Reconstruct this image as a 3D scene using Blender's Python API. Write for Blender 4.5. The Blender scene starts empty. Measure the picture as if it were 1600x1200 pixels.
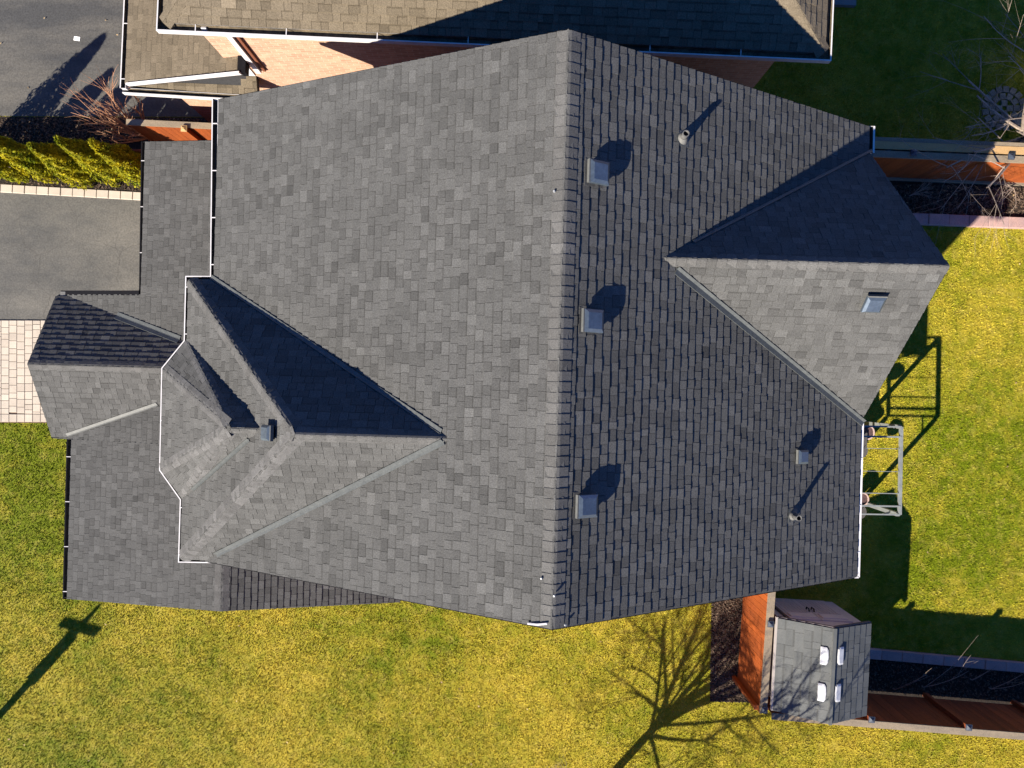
import bpy, math, random
import numpy as np
from mathutils import Vector, Matrix

R = random.Random(7)
NP = np.random.RandomState(5)
SC = bpy.context.scene
COL = SC.collection
PI = math.pi

# ------------------------------------------------------------------ camera, sky, sun, exposure
H, F = 17.5, 1109.0                       # drone height (m), focal length in pixels of the 1600 px wide photograph
cd = bpy.data.cameras.new('camera')
cd.sensor_width = 36.0
cd.lens = F / 1600 * 36
cd.clip_end = 2000
cam = bpy.data.objects.new('camera', cd)
cam.location = (0, 0, H)
COL.objects.link(cam)
SC.camera = cam

LIGHT = Vector((1.09, 1.20, -1.0)).normalized()          # direction the sunlight travels
EL = math.asin(-LIGHT.z)
world = bpy.data.worlds.new('World')
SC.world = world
world.use_nodes = True
wn = world.node_tree
sky = wn.nodes.new('ShaderNodeTexSky')
sky.sky_type = 'NISHITA'
sky.sun_disc = False
sky.sun_elevation = EL
sky.sun_rotation = math.atan2(-LIGHT.x, -LIGHT.y)
sky.air_density = 1.0
sky.dust_density = 0.0
sky.ozone_density = 6.0
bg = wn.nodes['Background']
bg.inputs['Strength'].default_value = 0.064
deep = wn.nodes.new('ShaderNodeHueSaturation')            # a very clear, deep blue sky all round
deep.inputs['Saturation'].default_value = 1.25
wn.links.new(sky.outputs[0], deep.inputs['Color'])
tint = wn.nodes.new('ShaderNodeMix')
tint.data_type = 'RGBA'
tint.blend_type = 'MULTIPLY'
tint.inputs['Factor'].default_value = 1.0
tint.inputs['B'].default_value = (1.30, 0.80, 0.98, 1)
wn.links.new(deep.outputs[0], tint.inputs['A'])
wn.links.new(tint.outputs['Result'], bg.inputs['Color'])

sd = bpy.data.lights.new('sun', 'SUN')
sd.energy = 5.0
sd.angle = math.radians(0.53)
sd.color = (1.0, 0.905, 0.765)
sun = bpy.data.objects.new('sun', sd)
sun.rotation_euler = LIGHT.to_track_quat('-Z', 'Y').to_euler()
sun.location = (-20, -22, 25)
COL.objects.link(sun)
SC.view_settings.view_transform = 'Standard'
SC.view_settings.look = 'None'
SC.view_settings.gamma = 1.0
SC.view_settings.use_curve_mapping = False
SC.view_settings.exposure = 1.45

# ------------------------------------------------------------------ helpers
def at(u, v, z=0.0):
    """metres on the plane of height z for a point measured on the photograph (survey from the nadir)"""
    k = (H - z) / F
    return Vector(((u - 800) * k, (600 - v) * k, z))

def px(p):
    k = F / (H - p.z)
    return (800 + p.x * k, 600 - p.y * k)

def gpx(u, v):
    return Vector(((u - 800) * H / F, (600 - v) * H / F, 0.0))

MATS = {}
def mat(name, col, col2=None, nscale=1.5, fine=(45, 0.25), rough=0.85, metal=0.0, bump=None, spec=0.3, stretch=(1, 1, 1), detail=6, contrast=(0.35, 0.65)):
    m = bpy.data.materials.new(name)
    m.use_nodes = True
    t = m.node_tree
    N, L = t.nodes, t.links
    b = N['Principled BSDF']
    b.inputs['Roughness'].default_value = rough
    b.inputs['Metallic'].default_value = metal
    b.inputs['Specular IOR Level'].default_value = spec
    g = N.new('ShaderNodeNewGeometry')
    mp = N.new('ShaderNodeMapping')
    mp.inputs['Scale'].default_value = stretch
    L.new(g.outputs['Position'], mp.inputs['Vector'])
    n1 = N.new('ShaderNodeTexNoise')
    n1.inputs['Scale'].default_value = nscale
    n1.inputs['Detail'].default_value = detail
    n1.inputs['Roughness'].default_value = 0.65
    L.new(mp.outputs[0], n1.inputs['Vector'])
    rp = N.new('ShaderNodeMapRange')
    rp.inputs['From Min'].default_value = contrast[0]
    rp.inputs['From Max'].default_value = contrast[1]
    L.new(n1.outputs['Fac'], rp.inputs['Value'])
    mx = N.new('ShaderNodeMix')
    mx.data_type = 'RGBA'
    mx.inputs['A'].default_value = (*col, 1)
    mx.inputs['B'].default_value = (*(col2 or col), 1)
    L.new(rp.outputs[0], mx.inputs['Factor'])
    n2 = N.new('ShaderNodeTexNoise')
    n2.inputs['Scale'].default_value = fine[0]
    n2.inputs['Detail'].default_value = 3
    L.new(g.outputs['Position'], n2.inputs['Vector'])
    r2 = N.new('ShaderNodeMapRange')
    r2.inputs['From Min'].default_value = 0.3
    r2.inputs['From Max'].default_value = 0.7
    r2.inputs['To Min'].default_value = 1 - fine[1]
    r2.inputs['To Max'].default_value = 1 + fine[1]
    r2.clamp = False
    L.new(n2.outputs['Fac'], r2.inputs['Value'])
    at_ = N.new('ShaderNodeAttribute')
    at_.attribute_name = 'tone'
    mu = N.new('ShaderNodeMath')
    mu.operation = 'MULTIPLY'
    L.new(at_.outputs['Fac'], mu.inputs[0])
    L.new(r2.outputs[0], mu.inputs[1])
    vs = N.new('ShaderNodeVectorMath')
    vs.operation = 'SCALE'
    L.new(mx.outputs['Result'], vs.inputs[0])
    L.new(mu.outputs[0], vs.inputs['Scale'])
    L.new(vs.outputs[0], b.inputs['Base Color'])
    if bump:
        n3 = N.new('ShaderNodeTexNoise')
        n3.inputs['Scale'].default_value = bump[0]
        n3.inputs['Detail'].default_value = 4
        L.new(g.outputs['Position'], n3.inputs['Vector'])
        bp = N.new('ShaderNodeBump')
        bp.inputs['Strength'].default_value = bump[1]
        bp.inputs['Distance'].default_value = bump[2] if len(bump) > 2 else 0.01
        L.new(n3.outputs['Fac'], bp.inputs['Height'])
        L.new(bp.outputs[0], b.inputs['Normal'])
    MATS[name] = m
    return m

class MB:
    """collects polygons in world metres; build() links them as one mesh object in its parent's frame"""
    def __init__(s):
        s.v, s.f, s.t, s.m = [], [], [], []
    def poly(s, pts, tone=1.0, mi=0):
        n = len(s.v)
        s.v += [tuple(p) for p in pts]
        s.f.append(tuple(range(n, n + len(pts))))
        s.t.append(tone)
        s.m.append(mi)
    def hexa(s, a, b, tone=1.0, mi=0):
        """a, b: two loops of equal length, joined and capped"""
        k = len(a)
        n = len(s.v)
        s.v += [tuple(p) for p in a] + [tuple(p) for p in b]
        fs = [tuple(n + i for i in reversed(range(k))), tuple(n + k + i for i in range(k))]
        fs += [(n + i, n + (i + 1) % k, n + k + (i + 1) % k, n + k + i) for i in range(k)]
        s.f += fs
        s.t += [tone] * len(fs)
        s.m += [mi] * len(fs)
    def box(s, c, sx, sy, sz, rz=0.0, tone=1.0, mi=0, ax=None):
        """box centred in x, y with its underside at c.z"""
        c = Vector(c)
        if ax is None:
            X = Vector((math.cos(rz), math.sin(rz), 0)); Y = Vector((-math.sin(rz), math.cos(rz), 0)); Z = Vector((0, 0, 1))
        else:
            X, Y, Z = ax
        q = [(-.5, -.5), (.5, -.5), (.5, .5), (-.5, .5)]
        s.hexa([c + X * (i * sx) + Y * (j * sy) for i, j in q], [c + X * (i * sx) + Y * (j * sy) + Z * sz for i, j in q], tone, mi)
    def beam(s, a, b, w, h, up=Vector((0, 0, 1)), tone=1.0, mi=0):
        """bar from a to b, w wide and h deep, centred on the line"""
        a, b, up = Vector(a), Vector(b), Vector(up)
        d = (b - a).normalized()
        if abs(d.dot(up)) > 0.98:
            up = Vector((1, 0, 0))
        sd_ = d.cross(up).normalized()
        u2 = sd_.cross(d).normalized()
        q = [(-.5, -.5), (.5, -.5), (.5, .5), (-.5, .5)]
        s.hexa([a + sd_ * (i * w) + u2 * (j * h) for i, j in q], [b + sd_ * (i * w) + u2 * (j * h) for i, j in q], tone, mi)
    def tube(s, pts, rad, n=6, tone=1.0, mi=0, cap=True):
        rings = []
        pts = [Vector(p) for p in pts]
        for i, p in enumerate(pts):
            d = (pts[min(i + 1, len(pts) - 1)] - pts[max(i - 1, 0)])
            d = d.normalized() if d.length > 1e-9 else Vector((0, 0, 1))
            a = d.cross(Vector((0.31, 0.22, 0.92)))
            if a.length < 1e-3:
                a = d.cross(Vector((1, 0, 0)))
            a.normalize()
            b = d.cross(a)
            r = rad[i] if isinstance(rad, (list, tuple)) else rad
            rings.append([p + (a * math.cos(2 * PI * j / n) + b * math.sin(2 * PI * j / n)) * r for j in range(n)])
        base = len(s.v)
        for rg in rings:
            s.v += [tuple(p) for p in rg]
        fs = []
        for i in range(len(rings) - 1):
            for j in range(n):
                fs.append((base + i * n + j, base + i * n + (j + 1) % n, base + (i + 1) * n + (j + 1) % n, base + (i + 1) * n + j))
        if cap:
            fs.append(tuple(base + j for j in reversed(range(n))))
            fs.append(tuple(base + (len(rings) - 1) * n + j for j in range(n)))
        s.f += fs
        s.t += [tone] * len(fs)
        s.m += [mi] * len(fs)
    def build(s, name, mats, parent=None, kind=None, smooth=False):
        M = WM(parent).inverted() if parent else Matrix.Identity(4)
        me = bpy.data.meshes.new(name)
        me.from_pydata([tuple(M @ Vector(p)) for p in s.v], [], s.f)
        for m in (mats if isinstance(mats, (list, tuple)) else [mats]):
            me.materials.append(m)
        a = me.attributes.new('tone', 'FLOAT', 'FACE')
        a.data.foreach_set('value', s.t)
        if any(s.m):
            me.polygons.foreach_set('material_index', s.m)
        if smooth:
            me.polygons.foreach_set('use_smooth', [True] * len(s.f))
        me.update()
        o = bpy.data.objects.new(name, me)
        COL.objects.link(o)
        if parent:
            o.parent = parent
        if kind:
            o['kind'] = kind
        return o

WMS = {}
def WM(o):
    M = Matrix.Identity(4)
    while o:
        M = (Matrix.Translation(o.location) @ o.rotation_euler.to_matrix().to_4x4()) @ M if o.name not in WMS else WMS[o.name] @ M
        o = o.parent
    return M

def thing(name, label, cat, loc=(0, 0, 0), rz=0.0, group=None):
    o = bpy.data.objects.new(name, None)
    o.empty_display_size = 0.3
    COL.objects.link(o)
    o.location = loc
    o.rotation_euler = (0, 0, rz)
    tag(o, label, cat, group)
    return o

def tag(o, label, cat, group=None):
    o['label'] = label
    o['category'] = cat
    if group:
        o['group'] = group
    return o

def struct(mb, name, m, label=None):
    o = mb.build(name, m, None, 'structure')
    if label:
        o['label'] = label
    return o

def place(name, me, M, parent):
    """one more copy of a shared mesh, standing at world matrix M under parent"""
    o = bpy.data.objects.new(name, me)
    COL.objects.link(o)
    o.parent = parent
    o.matrix_basis = WM(parent).inverted() @ M
    return o

def shared(name, mb, mats):
    me = bpy.data.meshes.new(name)
    me.from_pydata(mb.v, [], mb.f)
    for m in (mats if isinstance(mats, (list, tuple)) else [mats]):
        me.materials.append(m)
    me.attributes.new('tone', 'FLOAT', 'FACE').data.foreach_set('value', mb.t)
    if any(mb.m):
        me.polygons.foreach_set('material_index', mb.m)
    me.update()
    return me

# ------------------------------------------------------------------ materials
m_sh = mat('shingle_grey', (0.0640, 0.0645, 0.0625), (0.081, 0.0815, 0.0790), 1.3, (70, 0.30), 0.95, bump=(150, 0.5, 0.004), spec=0.12, stretch=(.3, 1.5, .6), contrast=(.3, .7))
m_cap = mat('shingle_cap', (0.074, 0.0735, 0.0710), (0.090, 0.0895, 0.087), 2.0, (70, 0.25), 0.95, bump=(150, 0.5, 0.004), spec=0.12)
m_deck = mat('roof_underlay', (0.03, 0.03, 0.032), None, 2, (40, 0.2), 0.95)
m_cap_l = mat('shingle_cap_pale', (0.078, 0.0775, 0.076), (0.098, 0.0975, 0.096), 3.5, (70, 0.25), 0.95, bump=(150, 0.5, 0.004), spec=0.12)
m_nsh = mat('shingle_tan', (0.112, 0.092, 0.064), (0.138, 0.114, 0.081), 1.0, (60, 0.28), 0.95, bump=(150, 0.5, 0.004), spec=0.12)
m_flash = mat('grey_flashing', (0.085, 0.092, 0.090), (0.065, 0.072, 0.072), 5, (30, 0.15), 0.55, metal=0.2, bump=(20, 0.15, 0.01))
m_bright = mat('bright_flashing', (0.115, 0.118, 0.112), (0.09, 0.094, 0.09), 5, (30, 0.12), 0.6, metal=0.1)
m_white = mat('white_metal', (0.58, 0.565, 0.57), (0.50, 0.49, 0.49), 3, (20, 0.05), 0.45)
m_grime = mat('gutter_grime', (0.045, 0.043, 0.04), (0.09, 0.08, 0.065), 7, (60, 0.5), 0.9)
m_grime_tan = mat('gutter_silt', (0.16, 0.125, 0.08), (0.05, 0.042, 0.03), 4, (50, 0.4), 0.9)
m_black = mat('black_metal', (0.006, 0.006, 0.008), None, 3, (20, 0.2), 0.8, spec=0.1)
m_vent = mat('vent_metal', (0.10, 0.13, 0.165), (0.075, 0.10, 0.13), 6, (30, 0.12), 0.34, metal=0.5, spec=0.6)
m_lead = mat('lead_boot', (0.135, 0.135, 0.13), (0.09, 0.09, 0.09), 8, (40, 0.2), 0.6)
m_dark = mat('dark_opening', (0.006, 0.006, 0.007), None, 2, (10, 0.1), 0.95)
m_asph = mat('old_asphalt', (0.072, 0.0715, 0.067), (0.155, 0.145, 0.124), 0.75, (26, 0.20), 0.9, bump=(60, 0.5, 0.008), stretch=(0.6, 1.2, 1), contrast=(0.38, 0.80))
m_asph2 = mat('dark_asphalt', (0.050, 0.051, 0.051), (0.125, 0.117, 0.100), 0.6, (26, 0.22), 0.9, bump=(60, 0.5, 0.008), stretch=(0.35, 1.5, 1), contrast=(0.40, 0.72))
m_paver = mat('pale_paver', (0.40, 0.345, 0.28), (0.46, 0.40, 0.325), 3, (70, 0.10), 0.85, bump=(90, 0.25, 0.004))
m_joint = mat('joint_sand', (0.14, 0.095, 0.07), None, 4, (60, 0.3), 0.95)
m_edge = mat('edging_block', (0.42, 0.265, 0.225), (0.30, 0.21, 0.20), 2.5, (60, 0.18), 0.9, bump=(70, 0.3, 0.006))
m_soil = mat('lawn_soil', (0.085, 0.070, 0.022), (0.16, 0.118, 0.045), 3.5, (40, 0.4), 0.95)
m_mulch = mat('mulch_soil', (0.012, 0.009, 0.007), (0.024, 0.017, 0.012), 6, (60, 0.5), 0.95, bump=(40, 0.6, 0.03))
m_chip = mat('mulch_chip', (0.050, 0.034, 0.023), (0.12, 0.082, 0.055), 9, (50, 0.4), 0.9)
m_leaf = mat('dead_leaf', (0.30, 0.22, 0.12), (0.20, 0.13, 0.06), 12, (40, 0.3), 0.8)
m_cedar = mat('cedar_foliage', (0.15, 0.19, 0.006), (0.50, 0.41, 0.010), 3.0, (25, 0.35), 0.8)
m_bark = mat('grey_bark', (0.19, 0.15, 0.12), (0.30, 0.245, 0.20), 8, (50, 0.3), 0.9)
m_twig = mat('red_twig', (0.27, 0.13, 0.075), (0.36, 0.20, 0.12), 8, (50, 0.3), 0.85)
m_wood = mat('stained_wood', (0.27, 0.062, 0.010), (0.20, 0.045, 0.009), 5, (40, 0.2), 0.7, stretch=(1, 1, 0.15))
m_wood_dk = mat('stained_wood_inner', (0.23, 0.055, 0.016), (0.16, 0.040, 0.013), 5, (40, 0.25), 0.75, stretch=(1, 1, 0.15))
m_oldwood = mat('weathered_wood', (0.235, 0.185, 0.125), (0.165, 0.135, 0.10), 5, (60, 0.2), 0.85, stretch=(0.25, 1, 1))
m_palewood = mat('pale_new_wood', (0.44, 0.28, 0.125), (0.36, 0.225, 0.10), 4, (60, 0.15), 0.8, stretch=(0.25, 1, 1))
m_greywood = mat('grey_cap_wood', (0.19, 0.16, 0.125), (0.15, 0.13, 0.105), 4, (60, 0.2), 0.85, stretch=(0.25, 1, 1))
m_cap_dk = mat('post_cap_dark', (0.04, 0.05, 0.07), None, 4, (40, 0.2), 0.5)
m_galv = mat('galvanised', (0.34, 0.35, 0.35), (0.26, 0.27, 0.27), 9, (40, 0.15), 0.5, metal=0.4)
m_shed = mat('resin_wall', (0.56, 0.44, 0.41), (0.52, 0.41, 0.38), 3, (40, 0.06), 0.7)
m_shed_dk = mat('resin_dark', (0.10, 0.085, 0.09), None, 3, (40, 0.08), 0.7)
m_shed_roof = mat('resin_roof', (0.064, 0.070, 0.071), (0.082, 0.087, 0.086), 3, (60, 0.15), 0.75, bump=(60, 0.2, 0.004))
m_shed_trim = mat('resin_trim', (0.33, 0.30, 0.28), None, 3, (40, 0.06), 0.7)
m_sky_l = mat('skylight_panel', (0.46, 0.47, 0.48), (0.36, 0.37, 0.40), 9, (40, 0.04), 0.3)
m_arbor = mat('arbor_frame', (0.19, 0.205, 0.20), (0.15, 0.16, 0.16), 4, (40, 0.1), 0.5)
m_pot = mat('clay_pot', (0.42, 0.30, 0.26), None, 5, (40, 0.1), 0.8)
m_potsoil = mat('pot_soil', (0.05, 0.03, 0.03), (0.10, 0.06, 0.06), 20, (60, 0.3), 0.95)
m_furn = mat('patio_furniture', (0.07, 0.065, 0.06), None, 5, (40, 0.2), 0.6)
m_slab = mat('concrete_slab', (0.20, 0.195, 0.185), (0.16, 0.155, 0.15), 2, (50, 0.1), 0.9)
m_cobble = mat('cobble_stone', (0.17, 0.145, 0.11), (0.24, 0.205, 0.155), 5, (40, 0.3), 0.95)
m_door = mat('door_paint', (0.30, 0.28, 0.26), None, 2, (30, 0.05), 0.5)
m_glass = mat('window_glass', (0.03, 0.035, 0.04), None, 1, (10, 0.02), 0.08, spec=0.6)
m_siding = mat('white_siding', (0.66, 0.67, 0.68), (0.55, 0.58, 0.60), 4, (30, 0.08), 0.6)
m_paper = mat('paper', (0.82, 0.82, 0.82), None, 3, (20, 0.02), 0.7)
m_rust = mat('rust_brown_metal', (0.16, 0.06, 0.035), None, 3, (30, 0.1), 0.5)

def leafy(m, amount):
    """thin leaves let part of the light through"""
    t = m.node_tree; b = t.nodes['Principled BSDF']; o = next(n for n in t.nodes if n.type == 'OUTPUT_MATERIAL')
    tr = t.nodes.new('ShaderNodeBsdfTranslucent'); mx = t.nodes.new('ShaderNodeMixShader')
    mx.inputs[0].default_value = amount
    t.links.new(b.inputs['Base Color'].links[0].from_socket, tr.inputs['Color'])
    t.links.new(b.outputs[0], mx.inputs[1]); t.links.new(tr.outputs[0], mx.inputs[2]); t.links.new(mx.outputs[0], o.inputs['Surface'])
leafy(m_cedar, .45)

def cracked(m, col, scale, width, amt):
    """a web of fine sealed cracks over asphalt"""
    t = m.node_tree; N, L = t.nodes, t.links
    b = N['Principled BSDF']; src = b.inputs['Base Color'].links[0].from_socket
    g = N.new('ShaderNodeNewGeometry')
    nz = N.new('ShaderNodeTexNoise'); nz.inputs['Scale'].default_value = 2.2; nz.inputs['Detail'].default_value = 5
    L.new(g.outputs['Position'], nz.inputs['Vector'])
    ad = N.new('ShaderNodeMix'); ad.data_type = 'VECTOR'; ad.inputs['Factor'].default_value = 0.22
    L.new(g.outputs['Position'], ad.inputs[4]); L.new(nz.outputs['Color'], ad.inputs[5])
    v = N.new('ShaderNodeTexVoronoi'); v.feature = 'DISTANCE_TO_EDGE'; v.inputs['Scale'].default_value = scale
    L.new(ad.outputs[1], v.inputs['Vector'])
    r = N.new('ShaderNodeMapRange'); r.inputs['From Min'].default_value = width; r.inputs['From Max'].default_value = 0; r.inputs['To Max'].default_value = amt
    L.new(v.outputs['Distance'], r.inputs['Value'])
    n2 = N.new('ShaderNodeTexNoise'); n2.inputs['Scale'].default_value = 1.1
    L.new(g.outputs['Position'], n2.inputs['Vector'])
    mu = N.new('ShaderNodeMath'); mu.operation = 'MULTIPLY'
    L.new(r.outputs[0], mu.inputs[0]); L.new(n2.outputs['Fac'], mu.inputs[1])
    mx = N.new('ShaderNodeMix'); mx.data_type = 'RGBA'; mx.inputs['B'].default_value = (*col, 1)
    L.new(mu.outputs[0], mx.inputs['Factor']); L.new(src, mx.inputs['A'])
    L.new(mx.outputs['Result'], b.inputs['Base Color'])
cracked(m_asph, (0.045, 0.042, 0.038), 1.1, 0.012, 0.7)

def brick_mat(name, c1, c2, mortar):
    m = bpy.data.materials.new(name)
    m.use_nodes = True
    t = m.node_tree
    N, L = t.nodes, t.links
    b = N['Principled BSDF']
    b.inputs['Roughness'].default_value = 0.9
    b.inputs['Specular IOR Level'].default_value = 0.2
    g = N.new('ShaderNodeNewGeometry')
    s = N.new('ShaderNodeSeparateXYZ')
    L.new(g.outputs['Position'], s.inputs[0])
    a = N.new('ShaderNodeMath')
    L.new(s.outputs[0], a.inputs[0]); L.new(s.outputs[1], a.inputs[1])
    c = N.new('ShaderNodeCombineXYZ')
    L.new(a.outputs[0], c.inputs[0]); L.new(s.outputs[2], c.inputs[1])
    k = N.new('ShaderNodeTexBrick')
    k.inputs['Scale'].default_value = 1.0
    k.inputs['Brick Width'].default_value = 0.21
    k.inputs['Row Height'].default_value = 0.075
    k.inputs['Mortar Size'].default_value = 0.006
    k.inputs['Color1'].default_value = (*c1, 1)
    k.inputs['Color2'].default_value = (*c2, 1)
    k.inputs['Mortar'].default_value = (*mortar, 1)
    L.new(c.outputs[0], k.inputs['Vector'])
    n = N.new('ShaderNodeTexNoise')
    n.inputs['Scale'].default_value = 7
    n.inputs['Detail'].default_value = 4
    mr = N.new('ShaderNodeMapRange')
    mr.inputs['To Min'].default_value = 0.72; mr.inputs['To Max'].default_value = 1.28
    L.new(c.outputs[0], n.inputs['Vector'])
    L.new(n.outputs['Fac'], mr.inputs['Value'])
    v = N.new('ShaderNodeVectorMath'); v.operation = 'SCALE'
    L.new(k.outputs['Color'], v.inputs[0]); L.new(mr.outputs[0], v.inputs['Scale'])
    L.new(v.outputs[0], b.inputs['Base Color'])
    bp = N.new('ShaderNodeBump'); bp.invert = True
    bp.inputs['Distance'].default_value = 0.006
    L.new(k.outputs['Fac'], bp.inputs['Height'])
    L.new(bp.outputs[0], b.inputs['Normal'])
    return m
m_brick = brick_mat('orange_brick', (0.47, 0.285, 0.195), (0.37, 0.21, 0.14), (0.46, 0.37, 0.28))
m_brick2 = brick_mat('red_brick', (0.33, 0.15, 0.10), (0.25, 0.11, 0.08), (0.42, 0.38, 0.33))

GREENER = [(*gpx(40, 730)[:2], 3.4, .55), (*gpx(90, 860)[:2], 2.6, .3), (*gpx(1600, 760)[:2], 4.2, .6), (*gpx(1440, 900)[:2], 2.8, .35), (*gpx(620, 990)[:2], 2.2, .35), (*gpx(60, 1180)[:2], 3.0, .3),
           (*gpx(420, 1150)[:2], 2.4, -.25), (*gpx(860, 1100)[:2], 3.4, -.22), (*gpx(1330, 1190)[:2], 3.6, -.2)]
def lawn_mat(name, straw, green, dark):
    """colour patches of straw and green turf; used by the turf sheet and the blades alike"""
    m = bpy.data.materials.new(name)
    m.use_nodes = True
    t = m.node_tree
    N, L = t.nodes, t.links
    b = N['Principled BSDF']
    b.inputs['Roughness'].default_value = 0.8
    b.inputs['Specular IOR Level'].default_value = 0.15
    g = N.new('ShaderNodeNewGeometry')
    fl = N.new('ShaderNodeMapping')
    fl.inputs['Scale'].default_value = (1, 1, 0)
    L.new(g.outputs['Position'], fl.inputs['Vector'])
    def noise(sc, lo, hi, det=5, rough=0.6):
        n = N.new('ShaderNodeTexNoise')
        n.inputs['Scale'].default_value = sc
        n.inputs['Detail'].default_value = det
        n.inputs['Roughness'].default_value = rough
        L.new(fl.outputs[0], n.inputs['Vector'])
        r = N.new('ShaderNodeMapRange')
        r.inputs['From Min'].default_value = lo
        r.inputs['From Max'].default_value = hi
        L.new(n.outputs['Fac'], r.inputs['Value'])
        return r.outputs[0]
    pale = noise(4.2, 0.50, 0.68, 6, 0.75)
    big, mid, spot = noise(0.45, 0.36, 0.66, 4), noise(2.4, 0.37, 0.63, 7, 0.74), noise(1.6, 0.60, 0.76, 5, .8)
    av = N.new('ShaderNodeMath'); av.operation = 'MULTIPLY_ADD'
    av.inputs[1].default_value = 0.50
    L.new(big, av.inputs[0])
    h = N.new('ShaderNodeMath'); h.operation = 'MULTIPLY'; h.inputs[1].default_value = 0.62
    L.new(mid, h.inputs[0]); L.new(h.outputs[0], av.inputs[2])
    # greener turf round these places of the garden, drier elsewhere
    for (gx, gy, gr, amt) in GREENER:
        dn = N.new('ShaderNodeVectorMath'); dn.operation = 'DISTANCE'
        dn.inputs[1].default_value = (gx, gy, 0)
        L.new(fl.outputs[0], dn.inputs[0])
        r = N.new('ShaderNodeMapRange'); r.interpolation_type = 'SMOOTHSTEP'
        r.inputs['From Min'].default_value = gr; r.inputs['From Max'].default_value = 0
        r.inputs['To Min'].default_value = 0; r.inputs['To Max'].default_value = amt
        L.new(dn.outputs['Value'], r.inputs['Value'])
        sb = N.new('ShaderNodeMath'); sb.operation = 'SUBTRACT'; sb.use_clamp = False
        L.new(av.outputs[0], sb.inputs[0]); L.new(r.outputs[0], sb.inputs[1])
        av = sb
    mx = N.new('ShaderNodeMix'); mx.data_type = 'RGBA'; mx.clamp_factor = True
    mx.inputs['A'].default_value = (*green, 1); mx.inputs['B'].default_value = (*straw, 1)
    L.new(av.outputs[0], mx.inputs['Factor'])
    m2 = N.new('ShaderNodeMix'); m2.data_type = 'RGBA'
    m2.inputs['B'].default_value = (*dark, 1)
    sp = N.new('ShaderNodeMath'); sp.operation = 'MULTIPLY'; sp.inputs[1].default_value = 0.5
    L.new(spot, sp.inputs[0]); L.new(sp.outputs[0], m2.inputs['Factor'])
    L.new(mx.outputs['Result'], m2.inputs['A'])
    m3 = N.new('ShaderNodeMix'); m3.data_type = 'RGBA'
    m3.inputs['B'].default_value = (0.47, 0.37, 0.085, 1)
    pf = N.new('ShaderNodeMath'); pf.operation = 'MULTIPLY'; pf.inputs[1].default_value = 0.38
    L.new(pale, pf.inputs[0]); L.new(pf.outputs[0], m3.inputs['Factor'])
    L.new(m2.outputs['Result'], m3.inputs['A'])
    a = N.new('ShaderNodeAttribute'); a.attribute_name = 'tone'
    v = N.new('ShaderNodeVectorMath'); v.operation = 'SCALE'
    L.new(m3.outputs['Result'], v.inputs[0]); L.new(a.outputs['Fac'], v.inputs['Scale'])
    L.new(v.outputs[0], b.inputs['Base Color'])
    return m
m_lawn = lawn_mat('turf', (0.395, 0.308, 0.028), (0.128, 0.160, 0.002), (0.15, 0.09, 0.014))

# ------------------------------------------------------------------ roofs made of laid shingles
Z = Vector((0, 0, 1))
class Plane:
    def __init__(s, pts):
        s.pts = [Vector(p) for p in pts]
        n = Vector((0, 0, 0))
        for i in range(1, len(s.pts) - 1):
            n += (s.pts[i] - s.pts[0]).cross(s.pts[i + 1] - s.pts[0])
        if n.z < 0:
            n = -n
        s.N = n.normalized()
        s.V = (Z - s.N * s.N.z).normalized()
        s.U = s.V.cross(s.N)
        low = min(s.pts, key=lambda p: p.z)
        s.O = low.copy()
        s.uv = [((p - s.O).dot(s.U), (p - s.O).dot(s.V)) for p in s.pts]
        ar = sum(s.uv[i][0] * s.uv[(i + 1) % len(s.uv)][1] - s.uv[(i + 1) % len(s.uv)][0] * s.uv[i][1] for i in range(len(s.uv)))
        if ar < 0:
            s.uv.reverse(); s.pts.reverse()
    def W(s, u, v, n=0.0):
        return s.O + s.U * u + s.V * v + s.N * n
    def zat(s, x, y):
        return s.O.z - ((x - s.O.x) * s.N.x + (y - s.O.y) * s.N.y) / s.N.z
    def inside(s, x, y):
        k = len(s.pts)
        for i in range(k):
            a, b = s.pts[i], s.pts[(i + 1) % k]
            if (b.x - a.x) * (y - a.y) - (b.y - a.y) * (x - a.x) < -1e-6:
                return False
        return True
    def hit(s, u, v):
        """point of the plane on the line of sight through photograph point (u, v)"""
        c = Vector((0, 0, H)); d = Vector((u - 800, 600 - v, -F))
        t = (s.O - c).dot(s.N) / d.dot(s.N)
        return c + d * t

def clip(poly, conv):
    out = poly
    k = len(conv)
    for i in range(k):
        a, b = conv[i], conv[(i + 1) % k]
        inp, out = out, []
        if not inp:
            break
        def sd_(p):
            return (b[0] - a[0]) * (p[1] - a[1]) - (b[1] - a[1]) * (p[0] - a[0])
        for j in range(len(inp)):
            p, q = inp[j], inp[(j + 1) % len(inp)]
            sp, sq = sd_(p), sd_(q)
            if sp >= 0:
                out.append(p)
            if (sp >= 0) != (sq >= 0):
                t = sp / (sp - sq)
                out.append((p[0] + t * (q[0] - p[0]), p[1] + t * (q[1] - p[1])))
    return out

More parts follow.
